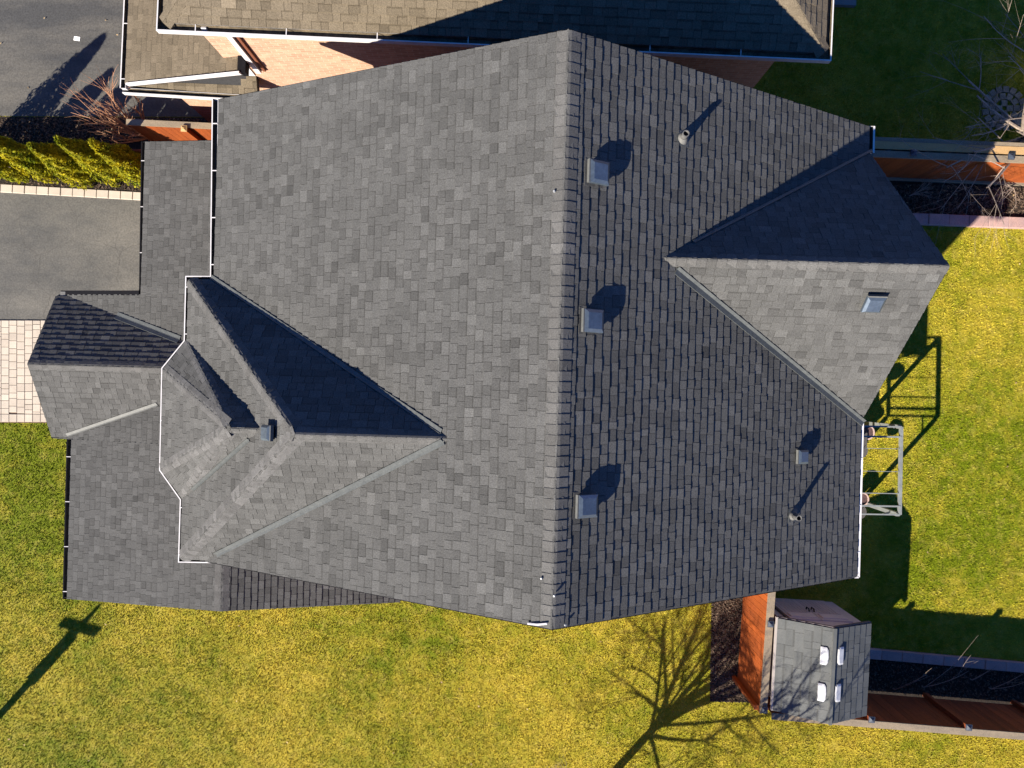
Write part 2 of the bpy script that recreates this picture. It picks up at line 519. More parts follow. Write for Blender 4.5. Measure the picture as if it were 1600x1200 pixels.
def tab_mesh(name, w, L, tb, tone, band, m, e):
    """one shingle tab: thick butt at y=0, thin head at y=L; the low tabs carry the printed dark granule band under the course above"""
    b = MB()
    g = 0.0022
    def n_(y): return tb + (0.0015 - tb) * y / L
    ys = [0, e * 0.80, e, L] if band else [0, L]
    for i in range(len(ys) - 1):
        y0, y1 = ys[i], ys[i + 1]
        b.poly([(g, y0, n_(y0)), (w - g, y0, n_(y0)), (w - g, y1, n_(y1)), (g, y1, n_(y1))], tone * (0.72 if band and i > 0 else 1))
    b.poly([(g, 0, -.003), (w - g, 0, -.003), (w - g, 0, tb), (g, 0, tb)], tone)
    b.poly([(g, L, -.003), (g, 0, -.003), (g, 0, tb), (g, L, n_(L))], tone)
    b.poly([(w - g, 0, -.003), (w - g, L, -.003), (w - g, L, n_(L)), (w - g, 0, tb)], tone)
    return shared(name, b, m)

def shingle_roof(planes, parent, m, e=0.128, best=300, wlo=0.10, whi=0.20, sd_tone=0.075, hide=None, margin=90):
    """lay every plane with courses of tabs; the tabs that show largest become objects, the rest one joined part"""
    whole, rest = [], MB()
    L = e + 0.035
    for ip, P in enumerate(planes):
        us = [p[0] for p in P.uv]; vs_ = [p[1] for p in P.uv]
        nrow = int(math.ceil((max(vs_)) / e)) + 1
        for i in range(nrow):
            v0 = i * e
            u = min(us) - R.random() * 0.3
            hi = R.random() < 0.5
            base = 1 + R.gauss(0, 0.02)
            while u < max(us):
                w = round((wlo + (whi - wlo) * R.random() ** 1.1) / 0.03) * 0.03
                tone = max(0.72, min(1.36, base + R.gauss(0, sd_tone) + (0.055 if hi else -0.055)))
                if R.random() < 0.05:
                    tone += R.choice((-0.14, 0.15))
                tone = round(tone / 0.06) * 0.06
                band = R.random() < (0.8 if not hi else 0.3)
                tb = 0.0190 if hi else 0.0145
                v0 = i * e + (R.uniform(-.005, .005) if i else 0)
                quad = [(u, v0), (u + w, v0), (u + w, v0 + L), (u, v0 + L)]
                c = P.W(u + w / 2, v0 + e / 2)
                q = px(c)
                if -margin < q[0] < 1600 + margin and -margin < q[1] < 1200 + margin:
                    cl = clip(quad, P.uv)
                    if len(cl) >= 3:
                        wc = [P.W(*p) for p in quad]
                        covered = [any(o is not P and o.inside(p.x, p.y) and 0.03 < o.zat(p.x, p.y) - p.z < 0.9 for o in planes) for p in wc]
                        if not all(covered) and not (hide and hide(c)):
                            full = len(cl) == 4 and all(abs(cl[k][0] - z_[0]) + abs(cl[k][1] - z_[1]) < 1e-6 for k, z_ in enumerate(quad)) if len(cl) == 4 else False
                            a = [px(P.W(*p)) for p in ((u, v0), (u + w, v0), (u + w, v0 + e), (u, v0 + e))]
                            area = abs(sum(a[k][0] * a[(k + 1) % 4][1] - a[(k + 1) % 4][0] * a[k][1] for k in range(4))) / 2
                            rec = (area, P, u, v0, w, tb, tone, band, cl)
                            inframe = 4 < q[0] < 1596 and 4 < q[1] < 1196
                            if full and inframe and not any(covered):
                                whole.append(rec)
                            else:
                                tab_in(rest, rec, L, e)
                u += w
                hi = not hi if R.random() < 0.8 else hi
    whole.sort(key=lambda r: -r[0])
    cache = {}
    for area, P, u, v0, w, tb, tone, band, cl in whole[:best]:
        k = (round(w, 3), tb, round(tone, 2), band)
        if k not in cache:
            cache[k] = tab_mesh('shingle', w, L, tb, tone, band, m, e)
        M = Matrix((( P.U.x, P.V.x, P.N.x, 0), (P.U.y, P.V.y, P.N.y, 0), (P.U.z, P.V.z, P.N.z, 0), (0, 0, 0, 1)))
        M = Matrix.Translation(P.W(u, v0)) @ M
        place('shingle', cache[k], M, parent)
    for r in whole[best:]:
        tab_in(rest, r, L, e)
    rest.build('shingle_courses', m, parent, 'stuff')

def tab_in(mb, rec, L, e):
    area, P, u, v0, w, tb, tone, band, cl = rec
    g = 0.0022
    cl = [(min(max(p[0], u + g), u + w - g), p[1]) for p in cl]
    def n_(y): return tb + (0.0015 - tb) * (y - v0) / L
    top = [P.W(p[0], p[1], n_(p[1])) for p in cl]
    if band:
        lo = clip(cl, [(u - 1, v0 - 1), (u + 2, v0 - 1), (u + 2, v0 + e * 0.80), (u - 1, v0 + e * 0.80)])
        hi = clip(cl, [(u - 1, v0 + e * 0.80), (u + 2, v0 + e * 0.80), (u + 2, v0 + 2), (u - 1, v0 + 2)])
        if len(lo) > 2: mb.poly([P.W(p[0], p[1], n_(p[1])) for p in lo], tone)
        if len(hi) > 2: mb.poly([P.W(p[0], p[1], n_(p[1])) for p in hi], tone * 0.72)
    else:
        mb.poly(top, tone)
    k = len(cl)
    for i in range(k):
        a, b = cl[i], cl[(i + 1) % k]
        if a[1] > v0 + e and b[1] > v0 + e:
            continue
        mb.poly([P.W(a[0], a[1], -.003), P.W(b[0], b[1], -.003), top[(i + 1) % k], top[i]], tone)

def deck(planes, name, m, parent, th=0.14):
    b = MB()
    for P in planes:
        b.hexa([p - P.N * 0.004 - Z * th for p in P.pts], [p - P.N * 0.004 for p in P.pts])
    return b.build(name, m, parent)

def ridge_line(A, B, P1, P2, parent, m, w=0.14, e=0.132, raise_=0.026, start_plain=0, name='ridge_cap'):
    """cap shingles folded over the line from A to B; their butts face A"""
    A, B = Vector(A), Vector(B)
    d = (B - A).normalized()
    def down(P):
        v = P.N.cross(d)
        return v if v.z < 0 else -v
    v1, v2 = down(P1).normalized(), down(P2).normalized()
    up = -(v1 + v2)
    up = up.normalized() if up.length > 1e-4 else Z
    up = (up - d * up.dot(d)).normalized()
    side = up.cross(d)
    # which plane lies on +side
    if v1.dot(side) < 0:
        v1, v2 = v2, v1
    def loc(v): return (v.dot(side), v.dot(up))
    a, c = loc(v1), loc(v2)
    prof = [(a[0] * w, a[1] * w), (a[0] * w * 0.5, a[1] * w * 0.5), (a[0] * 0.035, a[1] * 0.035 + 0.0), (0, -0.004 + min(a[1], c[1]) * 0.012), (c[0] * 0.035, c[1] * 0.035), (c[0] * w * 0.5, c[1] * w * 0.5), (c[0] * w, c[1] * w)]
    Lc = e + 0.05
    n = int((B - A).length / e)
    cache = {}
    for i in range(n + 1):
        t = i * e
        ln = min(Lc, (B - A).length - t)
        if ln < 0.03:
            continue
        tone = round(max(0.78, min(1.25, 1.02 + R.gauss(0, 0.09))) / 0.05) * 0.05
        key = (tone, round(ln, 2))
        if key not in cache:
            b = MB()
            h0, h1 = raise_, 0.012
            p0 = [(0, s, z + h0) for s, z in prof]; p1 = [(ln, s, z + h1) for s, z in prof]
            for k in range(len(prof) - 1):
                b.poly([p0[k], p0[k + 1], p1[k + 1], p1[k]], tone)
            q0 = [(0, s, z + h0 - 0.012) for s, z in prof]
            for k in range(len(prof) - 1):
                b.poly([q0[k], q0[k + 1], p0[k + 1], p0[k]], tone)
            for k in (0, len(prof) - 1):
                b.poly([(0, prof[k][0], prof[k][1] - 0.004), (ln, prof[k][0], prof[k][1] - 0.004), p1[k], p0[k]], tone)
            me = shared(name, b, m)
            me.polygons.foreach_set('use_smooth', [j < len(prof) - 1 for j in range(len(me.polygons))])
            cache[key] = me
        M = Matrix(((d.x, side.x, up.x, 0), (d.y, side.y, up.y, 0), (d.z, side.z, up.z, 0), (0, 0, 0, 1)))
        place(name, cache[key], Matrix.Translation(A + d * t) @ M, parent)

def valley(P1, P2, uv1, uv2, parent, m, w1=0.07, w2=0.07, lift=0.028):
    """open valley flashing along the line where two roof planes meet, between two photograph points"""
    d = P1.N.cross(P2.N).normalized()
    A = np.array([P1.N, P2.N, d]); b_ = np.array([P1.N.dot(P1.O), P2.N.dot(P2.O), d.dot(P1.hit(*uv1))])
    L0 = Vector(np.linalg.solve(A, b_))
    def near(uv):
        best = min((( (px(L0 + d * t)[0] - uv[0]) ** 2 + (px(L0 + d * t)[1] - uv[1]) ** 2, t) for t in np.linspace(-9, 9, 1801)))
        return L0 + d * best[1]
    a, b = near(uv1), near(uv2)
    if (b - a).dot(d) < 0: d = -d
    def upv(P, o):
        v = P.N.cross(d)
        return v if v.z > 0 else -v
    v1, v2 = upv(P1, P2).normalized(), upv(P2, P1).normalized()
    mb = MB()
    for v, P, w in ((v1, P1, w1), (v2, P2, w2)):
        lo = [a + P.N * lift, b + P.N * lift, b + v * w + P.N * lift, a + v * w + P.N * lift]
        mb.hexa([p - P.N * 0.012 for p in lo], lo)
    # standing crimp along the centre
    mb.beam(a + Z * (lift + 0.001), b + Z * (lift + 0.001), 0.012, 0.008)
    mb.build('valley_flashing', m, parent)

def gutter(pts, parent, m_lip, m_in, w=0.12, d=0.10, lip=0.030, side=1, every=0.75, start=0.4, hangers=True, ends=(True, True)):
    """open K-gutter along a horizontal polyline that runs along the outer lip; side=+1: trough lies to the left of the direction of travel"""
    P = [Vector(p) for p in pts]
    def off(dist):
        out = []
        for i in range(len(P)):
            dirs = []
            if i > 0: dirs.append((P[i] - P[i - 1]).normalized())
            if i < len(P) - 1: dirs.append((P[i + 1] - P[i]).normalized())
            ns = [Vector((-q.y, q.x, 0)) * side for q in dirs]
            if len(ns) == 2:
                b = (ns[0] + ns[1]); b = b / b.length; k = 1 / max(0.3, b.dot(ns[0]))
            else:
                b, k = ns[0], 1
            out.append(P[i] + b * dist * k)
        return out
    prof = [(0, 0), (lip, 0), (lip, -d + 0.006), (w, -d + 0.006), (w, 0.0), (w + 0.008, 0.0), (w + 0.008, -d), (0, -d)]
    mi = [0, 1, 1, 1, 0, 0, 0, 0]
    loops = [[o + Z * z for o in off(x)] for x, z in prof]
    g = MB()
    for k in range(len(prof)):
        a, b = loops[k], loops[(k + 1) % len(prof)]
        for i in range(len(P) - 1):
            g.poly([a[i], a[i + 1], b[i + 1], b[i]], 1.0, mi[k])
    for i, on in ((0, ends[0]), (len(P) - 1, ends[1])):
        if on:
            g.poly([loops[k][i] for k in (1, 2, 3, 4)], 1.0, 0)
    o = g.build('gutter', [m_lip, m_in], parent)
    if hangers:
        s = start
        for i in range(len(P) - 1):
            L = (P[i + 1] - P[i]).length
            dr = (P[i + 1] - P[i]).normalized()
            nn = Vector((-dr.y, dr.x, 0)) * side
            while s < L:
                h = MB()
                q = P[i] + dr * s
                h.beam(q + nn * lip * 0.5 + Z * 0.006, q + nn * w + Z * 0.006, 0.014, 0.008)
                h.build('gutter_hanger', m_white, o)
                s += every
            s -= L
    return o

# ================================================================== THE GROUND
def sheet(name, pts_px, z, m, kind='structure', label=None, skirt=0.0, tone=1.0):
    b = MB()
    top = [gpx(*p) + Z * z for p in pts_px]
    if skirt:
        b.hexa([p - Z * skirt for p in top], top)
    else:
        b.poly(top, tone)
    o = b.build(name, m, None, kind)
    if label: o['label'] = label
    return o

b = MB(); b.poly([(-300, -300, -0.05), (300, -300, -0.05), (300, 300, -0.05), (-300, 300, -0.05)])
struct(b, 'ground', m_soil)
HARD = []                                    # everything that no grass grows on (ground pixels)
def hard(pts):
    HARD.append(pts); return pts
sheet('lawn', [(-900, -700), (2500, -700), (2500, 1900), (-900, 1900)], 0.0, m_lawn, label='yellowing lawn round the grey house', tone=.8)  # sheet toned down to stand for the shade blades cast on each other
NDRIVE = hard([(-700, -500), (420, -500), (420, 183), (-700, 180)])
sheet('neighbour_driveway', NDRIVE, 0.012, m_asph2, label='dark asphalt driveway of the brick house')
STRIP = hard([(-500, 181), (420, 184), (420, 262), (-500, 222)])
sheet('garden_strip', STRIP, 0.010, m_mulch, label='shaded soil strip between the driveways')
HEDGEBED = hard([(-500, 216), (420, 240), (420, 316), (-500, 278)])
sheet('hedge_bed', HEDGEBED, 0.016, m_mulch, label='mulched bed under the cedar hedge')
DRIVE = hard([(-500, 274), (400, 312), (400, 520), (-500, 501)])
sheet('driveway', DRIVE, 0.008, m_asph, label='worn grey asphalt driveway of the grey house')
PATHB = hard([(-500, 500), (240, 500), (240, 662), (-500, 657)])
sheet('path', PATHB, 0.014, m_joint, label='joint sand under the pale interlocking path')
MB1 = hard([(1112, 925), (1165, 920), (1160, 1066), (1190, 1097), (1109, 1096)])
sheet('mulch_bed', MB1, 0.010, m_mulch, label='dark mulched bed left of the orange fence')
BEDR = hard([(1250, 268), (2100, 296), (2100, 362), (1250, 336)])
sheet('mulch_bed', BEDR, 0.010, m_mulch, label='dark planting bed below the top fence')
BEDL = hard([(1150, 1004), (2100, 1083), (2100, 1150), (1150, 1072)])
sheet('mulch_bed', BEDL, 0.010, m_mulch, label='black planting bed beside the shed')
hard([(-40 + 300, 262), (1330, 262), (1330, 850), (250, 850)])           # under the house
hard([(262, -500), (1095, -500), (1095, 178), (262, 195)])               # under the brick house
hard([(1205, 930), (1305, 936), (1300, 1062), (1200, 1055)])             # under the shed

def lane(parent_name, label, a, b_, n, width, h, tones, m, z0=0.0, jitter=0.0, cat='edging', name='edging_stone', gap=0.008):
    """a row of blocks from ground pixel a to b_: every block a part"""
    A, B = gpx(*a), gpx(*b_)
    rz = math.atan2((B - A).y, (B - A).x)
    root = thing(parent_name, label, cat, (A.x, A.y, z0), rz)
    L = (B - A).length / n
    for i in range(n):
        mb = MB()
        c = A + (B - A) * ((i + 0.5) / n) + Z * (z0 + R.uniform(-.004, .004))
        hh = h + R.uniform(-jitter, jitter)
        X = (B - A).normalized(); Y = Vector((-X.y, X.x, 0))
        q = [(-.5, -.5), (.5, -.5), (.5, .5), (-.5, .5)]
        lo = [c + X * (s * (L - gap)) + Y * (t * width) for s, t in q]
        md = [p + Z * (hh - 0.012) for p in lo]
        tp = [c + X * (s * (L - gap - 0.02)) + Y * (t * (width - 0.02)) + Z * hh for s, t in q]
        tone = 1 + R.uniform(-tones, tones)
        mb.hexa(lo, md, tone)
        mb.f.pop(1); mb.t.pop(1); mb.m.pop(1)
        mb.hexa(md, tp, tone)
        mb.build(name, m, root)
    return root

lane('paver_edging', 'row of pale paving blocks along the hedge beside the driveway', (-110, 288), (246, 308.5), 19, 0.20, 0.03, 0.06, m_paver, 0.012, 0.003, name='paver')
lane('stone_edging', 'pinkish block edging along the bed below the top fence', (1290, 338), (1760, 356), 15, 0.27, 0.13, 0.13, m_edge, 0.0, 0.008)
lane('stone_edging', 'shaded purple block edging beside the shed', (1180, 1003), (1760, 1056), 18, 0.24, 0.13, 0.16, m_edge, 0.0, 0.008)

# interlocking path: columns of pavers, a soldier course on the lawn side
pth = bpy.data.objects['path']
pv = {}
def paver(cx, cy, w, h):
    tone = round(R.gauss(1, 0.055) / 0.04) * 0.04
    k = (round(w, 2), round(h, 2), tone)
    if k not in pv:
        mb = MB()
        q = [(-.5, -.5), (.5, -.5), (.5, .5), (-.5, .5)]
        lo = [(s * w, t * h, 0) for s, t in q]; md = [(s * w, t * h, .018) for s, t in q]; tp = [(s * (w - .012), t * (h - .012), .024) for s, t in q]
        mb.hexa(lo, md, tone); mb.f.pop(1); mb.t.pop(1); mb.m.pop(1)
        mb.hexa(md, tp, tone)
        pv[k] = shared('paver', mb, m_paver)
    g = gpx(cx, cy)
    place('paver', pv[k], Matrix.Translation((g.x, g.y, 0.014 + R.uniform(-.001, .001))) @ Matrix.Rotation(-0.012 + R.uniform(-.004, .004), 4, 'Z'), pth)
c0 = 0
for col in range(-8, 13):
    x = 3.5 + col * 12.25 + 6.1
    y = 500 + R.uniform(-8, 0)
    while y < 646:
        hgt = R.choice((12.2, 12.2, 12.2, 8.2, 12.2, 10.2))
        y0, y1 = max(y, 500.5), min(y + hgt, 646.5)
        if y1 - y0 > 2.5 and x < 140:
            paver(x, (y0 + y1) / 2, 12.25 * H / F - .008, (y1 - y0) * H / F - .008)
        y += hgt
    if x < 140:
        paver(x, 653, 12.25 * H / F - .008, 12.4 * H / F - .008)

# ================================================================== THE GREY HOUSE
YAW = -0.0285
house = thing('house', 'two-storey house with a grey shingle roof, front porch wing and rear gable', 'house', (0, 0, 0), YAW)
cy_, sy_ = math.cos(YAW), math.sin(YAW)
def hw(x, y, z): return Vector((cy_ * x - sy_ * y, sy_ * x + cy_ * y, z))
def hl(u, v, z):
    p = at(u, v, z)
    return Vector((cy_ * p.x + sy_ * p.y, -sy_ * p.x + cy_ * p.y, z))
ZE, ZR = 6.19, 8.98
XF, XR, XB = -4.863 + 0.075, 0.567, 5.616 - 0.05
yFT, yRT, yBT = hl(334, 155, ZE).y, hl(884, 46, ZR).y, hl(1366, 198, ZE).y
yFB, yRB, yBB = hl(322, 877, ZE).y, hl(868, 983, ZR).y, hl(1343, 902, ZE).y
P_front = Plane([hw(XF, yFB, ZE), hw(XF, yFT, ZE), hw(XR, yRT, ZR), hw(XR, yRB, ZR)])
P_rear = Plane([hw(XB, yBB, ZE), hw(XB, yBT, ZE), hw(XR, yRT, ZR), hw(XR, yRB, ZR)])
# rear gable
ZG = 8.22
A_ = hl(1047, 407, ZG); Pk = hl(1483, 413, ZG); yg = (A_.y + Pk.y) / 2
xA = XR + (ZR - ZG) / (ZR - ZE) * (XB - XR)
g1 = hl(1366, 239, ZE); g2 = hl(1350, 656, ZE)
A_ = hw(xA, yg, ZG); Pk = hw(Pk.x, yg, ZG)
G1, G2 = hw(XB + .02, g1.y, ZE), hw(XB + .02, g2.y, ZE)
P_g1 = Plane([A_, Pk, G1]); P_g2 = Plane([A_, Pk, G2])
# front hipped bay
def fsolve(fn, lo, hi):
    for _ in range(60):
        m = (lo + hi) / 2
        if (fn(m) > 0) == (fn(lo) > 0): lo = m
        else: hi = m
    return m
zd = fsolve(lambda z: P_front.hit(702, 684).z - z, 7, 9) if False else P_front.hit(702, 684).z
R2 = P_front.hit(702, 684); K = at(462, 680, zd)
kd = hl(462, 680, zd); r2 = hl(702, 684, zd); yd = (kd.y + r2.y) / 2
K, R2 = hw(kd.x, yd, zd), hw(r2.x, yd, zd)
d1, d2 = hl(292, 433, ZE), hl(281, 877, ZE)
XD = (d1.x + d2.x) / 2 + 0.03
D1, D2 = hw(XD, d1.y - .04, ZE), hw(XD, d2.y + .04, ZE)
V1, V2 = hw(XF, d1.y - .04, ZE), hw(XF, d2.y + .04, ZE)
P_d1 = Plane([D1, V1, R2, K]); P_dh = Plane([D1, D2, K]); P_d2 = Plane([D2, V2, R2, K])
# turret bay
b1, b2, b3, b4 = hl(289, 531, ZE), hl(256, 577, ZE), hl(252, 733, ZE), hl(285, 779, ZE)
XBY = (b2.x + b3.x) / 2
B1, B2, B3, B4 = hw(XD, b1.y, ZE), hw(XBY, b2.y, ZE), hw(XBY, b3.y, ZE), hw(XD, b4.y, ZE)
Rb = P_dh.hit(408, 670); rb = hl(408, 670, Rb.z); kb = hl(362, 667, Rb.z)
Kb = hw(kb.x, rb.y, Rb.z)
P_b1, P_b2, P_b3, P_b4, P_b5 = Plane([B1, Rb, Kb]), Plane([B1, B2, Kb]), Plane([B2, B3, Kb]), Plane([B3, B4, Kb]), Plane([B4, Rb, Kb])
# single-storey front wing
ZL, ZLR = 2.5, 3.3
l1, l2 = hl(106, 685, ZL), hl(100, 935, ZL)
XL = (l1.x + l2.x) / 2; XLR = hl(345, 955, ZLR).x
sl = (ZLR - ZL) / (XLR - XL)
def low(x, y): return hw(x, y, ZL + (x - XL) * sl)
P_low0 = Plane([low(XL, -4), low(XL, 4), low(XLR, 4), low(XLR, -4)])
def lh(u, v):
    p = P_low0.hit(u, v); return Vector((cy_ * p.x + sy_ * p.y, -sy_ * p.x + cy_ * p.y, p.z))
e1, e0 = lh(218, 460), lh(90, 463)
ga = lh(222, 222); gb = lh(330, 221)
yS = e1.y; yE2 = lh(104, 686).y; yBot = l2.y
yLB = hl(345, 955, ZLR).y
P_l1 = Plane([low(ga.x + .08, yS), low(ga.x + .08, ga.y), low(XLR, gb.y), low(XLR, yS)])
P_l2 = Plane([low(e0.x, yE2), low(e0.x, yS), low(XLR, yS), low(XLR, yE2)])
P_l3 = Plane([low(XL + .09, yBot), low(XL + .09, yE2), low(XLR, yE2), low(XLR, yLB)])
ZB = 2.02
xbk = hl(625, 940, ZB).x
P_l4 = Plane([hw(XLR, gb.y, ZLR), hw(XLR, yLB, ZLR), hw(xbk, hl(625, 941, ZB).y, ZB), hw(xbk, gb.y, ZB)])
# entry gable over the porch
ZEG = 3.45
ek, er = hl(43, 570, ZEG), hl(252, 573, ZEG)
eL, eR = hl(88, 463, ZL - .02), hl(80, 682, ZL - .02)
XE = (eL.x + eR.x) / 2; ye = (ek.y + er.y) / 2; xw = er.x + 1.3
E0, EW = hw(ek.x, ye, ZEG), hw(xw, ye, ZEG)
P_e1 = Plane([hw(XE, eL.y, ZL - .02), hw(xw, eL.y, ZL - .02), EW, E0]); P_e2 = Plane([hw(XE, eR.y, ZL - .02), hw(xw, eR.y, ZL - .02), EW, E0])

upper = [P_front, P_rear, P_g1, P_g2, P_d1, P_dh, P_d2, P_b1, P_b2, P_b3, P_b4, P_b5]
lower = [P_l1, P_l2, P_l3, P_l4, P_e1, P_e2]
roof = deck(upper + lower, 'roof', m_deck, house)
def hid(c):
    return c.z < 4 and P_front.inside(c.x, c.y) and False
shingle_roof(upper + lower, roof, m_sh)
ridge_line(hw(XR, yRT - .01, ZR), hw(XR, yRB, ZR), P_front, P_rear, roof, m_cap, w=0.165, e=0.128, raise_=0.024)
ridge_line(Pk, A_, P_g1, P_g2, roof, m_cap, w=0.13)
ridge_line(K, R2, P_d1, P_d2, roof, m_cap, w=0.13)
ridge_line(D1, K, P_d1, P_dh, roof, m_cap, w=0.13, raise_=.02)
ridge_line(D2, K, P_d2, P_dh, roof, m_cap_l, w=0.14, raise_=.02)
ridge_line(Kb, Rb, P_b1, P_b5, roof, m_cap, w=0.12, raise_=.02)
for S_, Pa, Pb in ((B1, P_b1, P_b2), (B2, P_b2, P_b3), (B3, P_b3, P_b4), (B4, P_b4, P_b5)):
    ridge_line(S_, Kb - (Kb - S_).normalized() * .10, Pa, Pb, roof, m_cap_l, w=0.10, raise_=.018)
ridge_line(hw(XLR, yLB, ZLR), hw(XLR, yLB + 2.0, ZLR), P_l3, P_l4, roof, m_cap, w=0.15, raise_=.02)
ridge_line(E0, EW - (EW - E0).normalized() * 1.0, P_e1, P_e2, roof, m_cap, w=0.13, raise_=.02)
valley(P_front, P_d1, (333, 432), (690, 677), roof, m_flash, .065, .03)
valley(P_front, P_d2, (340, 866), (694, 689), roof, m_flash, .05, .075)
valley(P_rear, P_g2, (1052, 424), (1346, 660), roof, m_flash, .085, .06)
valley(P_rear, P_g1, (1085, 386), (1364, 244), roof, m_flash, .035, .035)
valley(P_dh, P_b5, (300, 760), (393, 687), roof, m_flash, .045, .05)
valley(P_l2, P_e1, (184, 493), (282, 532), roof, m_flash, .08, .10)
valley(P_l3, P_e2, (107, 681), (248, 634), roof, m_bright, .025, .075)

# fascias and rake boards
def board(a, b_, drop, th, m, name='fascia', inward=Vector((0, 0, 0))):
    mb = MB()
    a, b_ = Vector(a) + inward, Vector(b_) + inward
    d = (b_ - a).normalized(); n = Vector((-d.y, d.x, 0)).normalized() * th
    lo = [a - Z * drop, b_ - Z * drop, b_ - Z * drop + n, a - Z * drop + n]
    mb.hexa(lo, [p + Z * (drop - 0.012) for p in lo] if abs(a.z - b_.z) < 1e-6 else [a - Z * .012, b_ - Z * .012, b_ + n - Z * .012, a + n - Z * .012])
    return mb.build(name, m, house)
for a, b_ in ((hw(XF, yFT, ZE), hw(XR, yRT, ZR)), (hw(XR, yRT, ZR), hw(XB, yBT, ZE)), (hw(XB, yBB, ZE), hw(XR, yRB, ZR)), (hw(XR, yRB, ZR), hw(XF, yFB, ZE)),
              (G1, Pk), (Pk, G2), (hw(XLR, yLB, ZLR), hw(xbk, hl(625, 941, ZB).y, ZB)), (low(XL, yBot), hw(XLR, yLB, ZLR)),
              (E0, hw(XE, eL.y, ZL - .02)), (hw(XE, eR.y, ZL - .02), E0), (low(ga.x, ga.y), low(XLR, gb.y))):
    board(a - Z * .01, b_ - Z * .01, 0.17, 0.022, m_black, 'rake_board')

# gutters: white round the upper front and the rear, black along the front wing
zg = ZE - 0.015
def gp(*q): return [at(u, v, zg) for u, v in q]
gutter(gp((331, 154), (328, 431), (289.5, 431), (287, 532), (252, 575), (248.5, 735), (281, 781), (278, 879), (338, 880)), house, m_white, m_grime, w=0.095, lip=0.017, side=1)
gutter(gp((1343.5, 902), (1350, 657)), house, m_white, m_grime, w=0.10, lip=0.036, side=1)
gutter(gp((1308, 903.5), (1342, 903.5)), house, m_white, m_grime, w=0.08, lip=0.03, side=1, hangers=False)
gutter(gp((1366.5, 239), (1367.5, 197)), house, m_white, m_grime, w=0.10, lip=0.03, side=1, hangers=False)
zl_ = low(ga.x, 0).z - .012
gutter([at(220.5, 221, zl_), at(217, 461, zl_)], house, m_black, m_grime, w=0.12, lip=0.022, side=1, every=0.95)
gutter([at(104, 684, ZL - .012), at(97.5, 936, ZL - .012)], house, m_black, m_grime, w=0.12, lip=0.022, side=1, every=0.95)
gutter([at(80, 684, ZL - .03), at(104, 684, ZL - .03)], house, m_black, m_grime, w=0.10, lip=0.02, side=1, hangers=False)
mb = MB(); mb.beam(low(e1.x, yS + .03) - Z * .05, low(e0.x + .1, yS + .03) - Z * .05, 0.10, 0.12); mb.build('drip_edge', m_black, house)
mb = MB(); mb.box(low(e0.x + .2, yS + .01) - Z * .02, 0.22, 0.09, 0.03, YAW); mb.build('flashing_scrap', m_lead, house)

# walls (brick), openings on the sides the camera may see from a step aside
def wall(name, pts, z0, z1, m=m_brick2, parent=house):
    mb = MB(); mb.hexa([Vector((p.x, p.y, z0)) for p in pts], [Vector((p.x, p.y, z1)) for p in pts]); return mb.build(name, m, parent)
xw0, xw1, yw0, yw1 = XF + .42, XB - .42, max(yRB, yBB) + .14, min(yRT, yFT, yBT) - .14
wall('wall', [hw(xw0, yw0, 0), hw(xw1, yw0, 0), hw(xw1, yw1, 0), hw(xw0, yw1, 0)], -.04, ZE - .02)
for y0, y1 in ((yw0, yw0 + .2), (yw1 - .2, yw1)):                        # gable ends
    mb = MB()
    tri = lambda y: [hw(xw0, y, ZE - .02), hw(xw1, y, ZE - .02), hw(xw1, y, ZE + (XB - xw1) * .55 - .2), hw(XR, y, ZR - .22), hw(xw0, y, ZE + (xw0 - XF) * .52 - .2)]
    mb.hexa(tri(y0), tri(y1)); mb.build('gable_wall', m_brick2, house)
mb = MB()                                                                 # rear gable wall
tri = lambda x: [hw(x, g2.y + .35, ZE - .02), hw(x, g1.y - .35, ZE - .02), hw(x, yg, ZG - .35)]
mb.hexa(tri(xw1 - .02), tri(xw1 + .01)); mb.build('gable_wall', m_brick2, house)
wall('bay_wall', [hw(XD + .4, d2.y + .45, 0), hw(XD + .4, d1.y - .45, 0), hw(xw0 + .01, d1.y - .45, 0), hw(xw0 + .01, d2.y + .45, 0)], 2.6, ZE - .03)
wall('turret_wall', [hw(XD + .41, b4.y + .2, 0), hw(XBY + .4, b3.y + .3, 0), hw(XBY + .4, b2.y - .3, 0), hw(XD + .41, b1.y - .2, 0)], 2.6, ZE - .035)
wall('garage_wall', [hw(ga.x + .45, yS + .1, 0), hw(xw0 + .02, yS + .1, 0), hw(xw0 + .02, ga.y - .35, 0), hw(ga.x + .45, ga.y - .35, 0)], -.04, 2.55)
wall('wing_wall', [hw(XL + 1.6, yBot + .4, 0), hw(xbk - .4, yLB + .35, 0), hw(xbk - .4, yw0 + .02, 0), hw(xw0 + .03, yw0 + .02, 0), hw(xw0 + .03, yS, 0), hw(XL + 1.6, yS, 0)], -.04, 2.0)
for yy in (eL.y - .25, eR.y + .25, yBot + .4):
    mb = MB(); p = hw(XE + .55 if yy > yBot + 1 else XL + .45, yy, 0.16); mb.box(p, .2, .2, 2.12, YAW); mb.build('porch_post', m_white, house)
mb = MB(); mb.hexa([hw(XE + .25, yBot + .3, -.04), hw(XL + 1.61, yBot + .3, -.04), hw(XL + 1.61, yS - .02, -.04), hw(XE + .25, yS - .02, -.04)], [hw(XE + .25, yBot + .3, .16), hw(XL + 1.61, yBot + .3, .16), hw(XL + 1.61, yS - .02, .16), hw(XE + .25, yS - .02, .16)])
mb.build('porch_floor', m_slab, house)
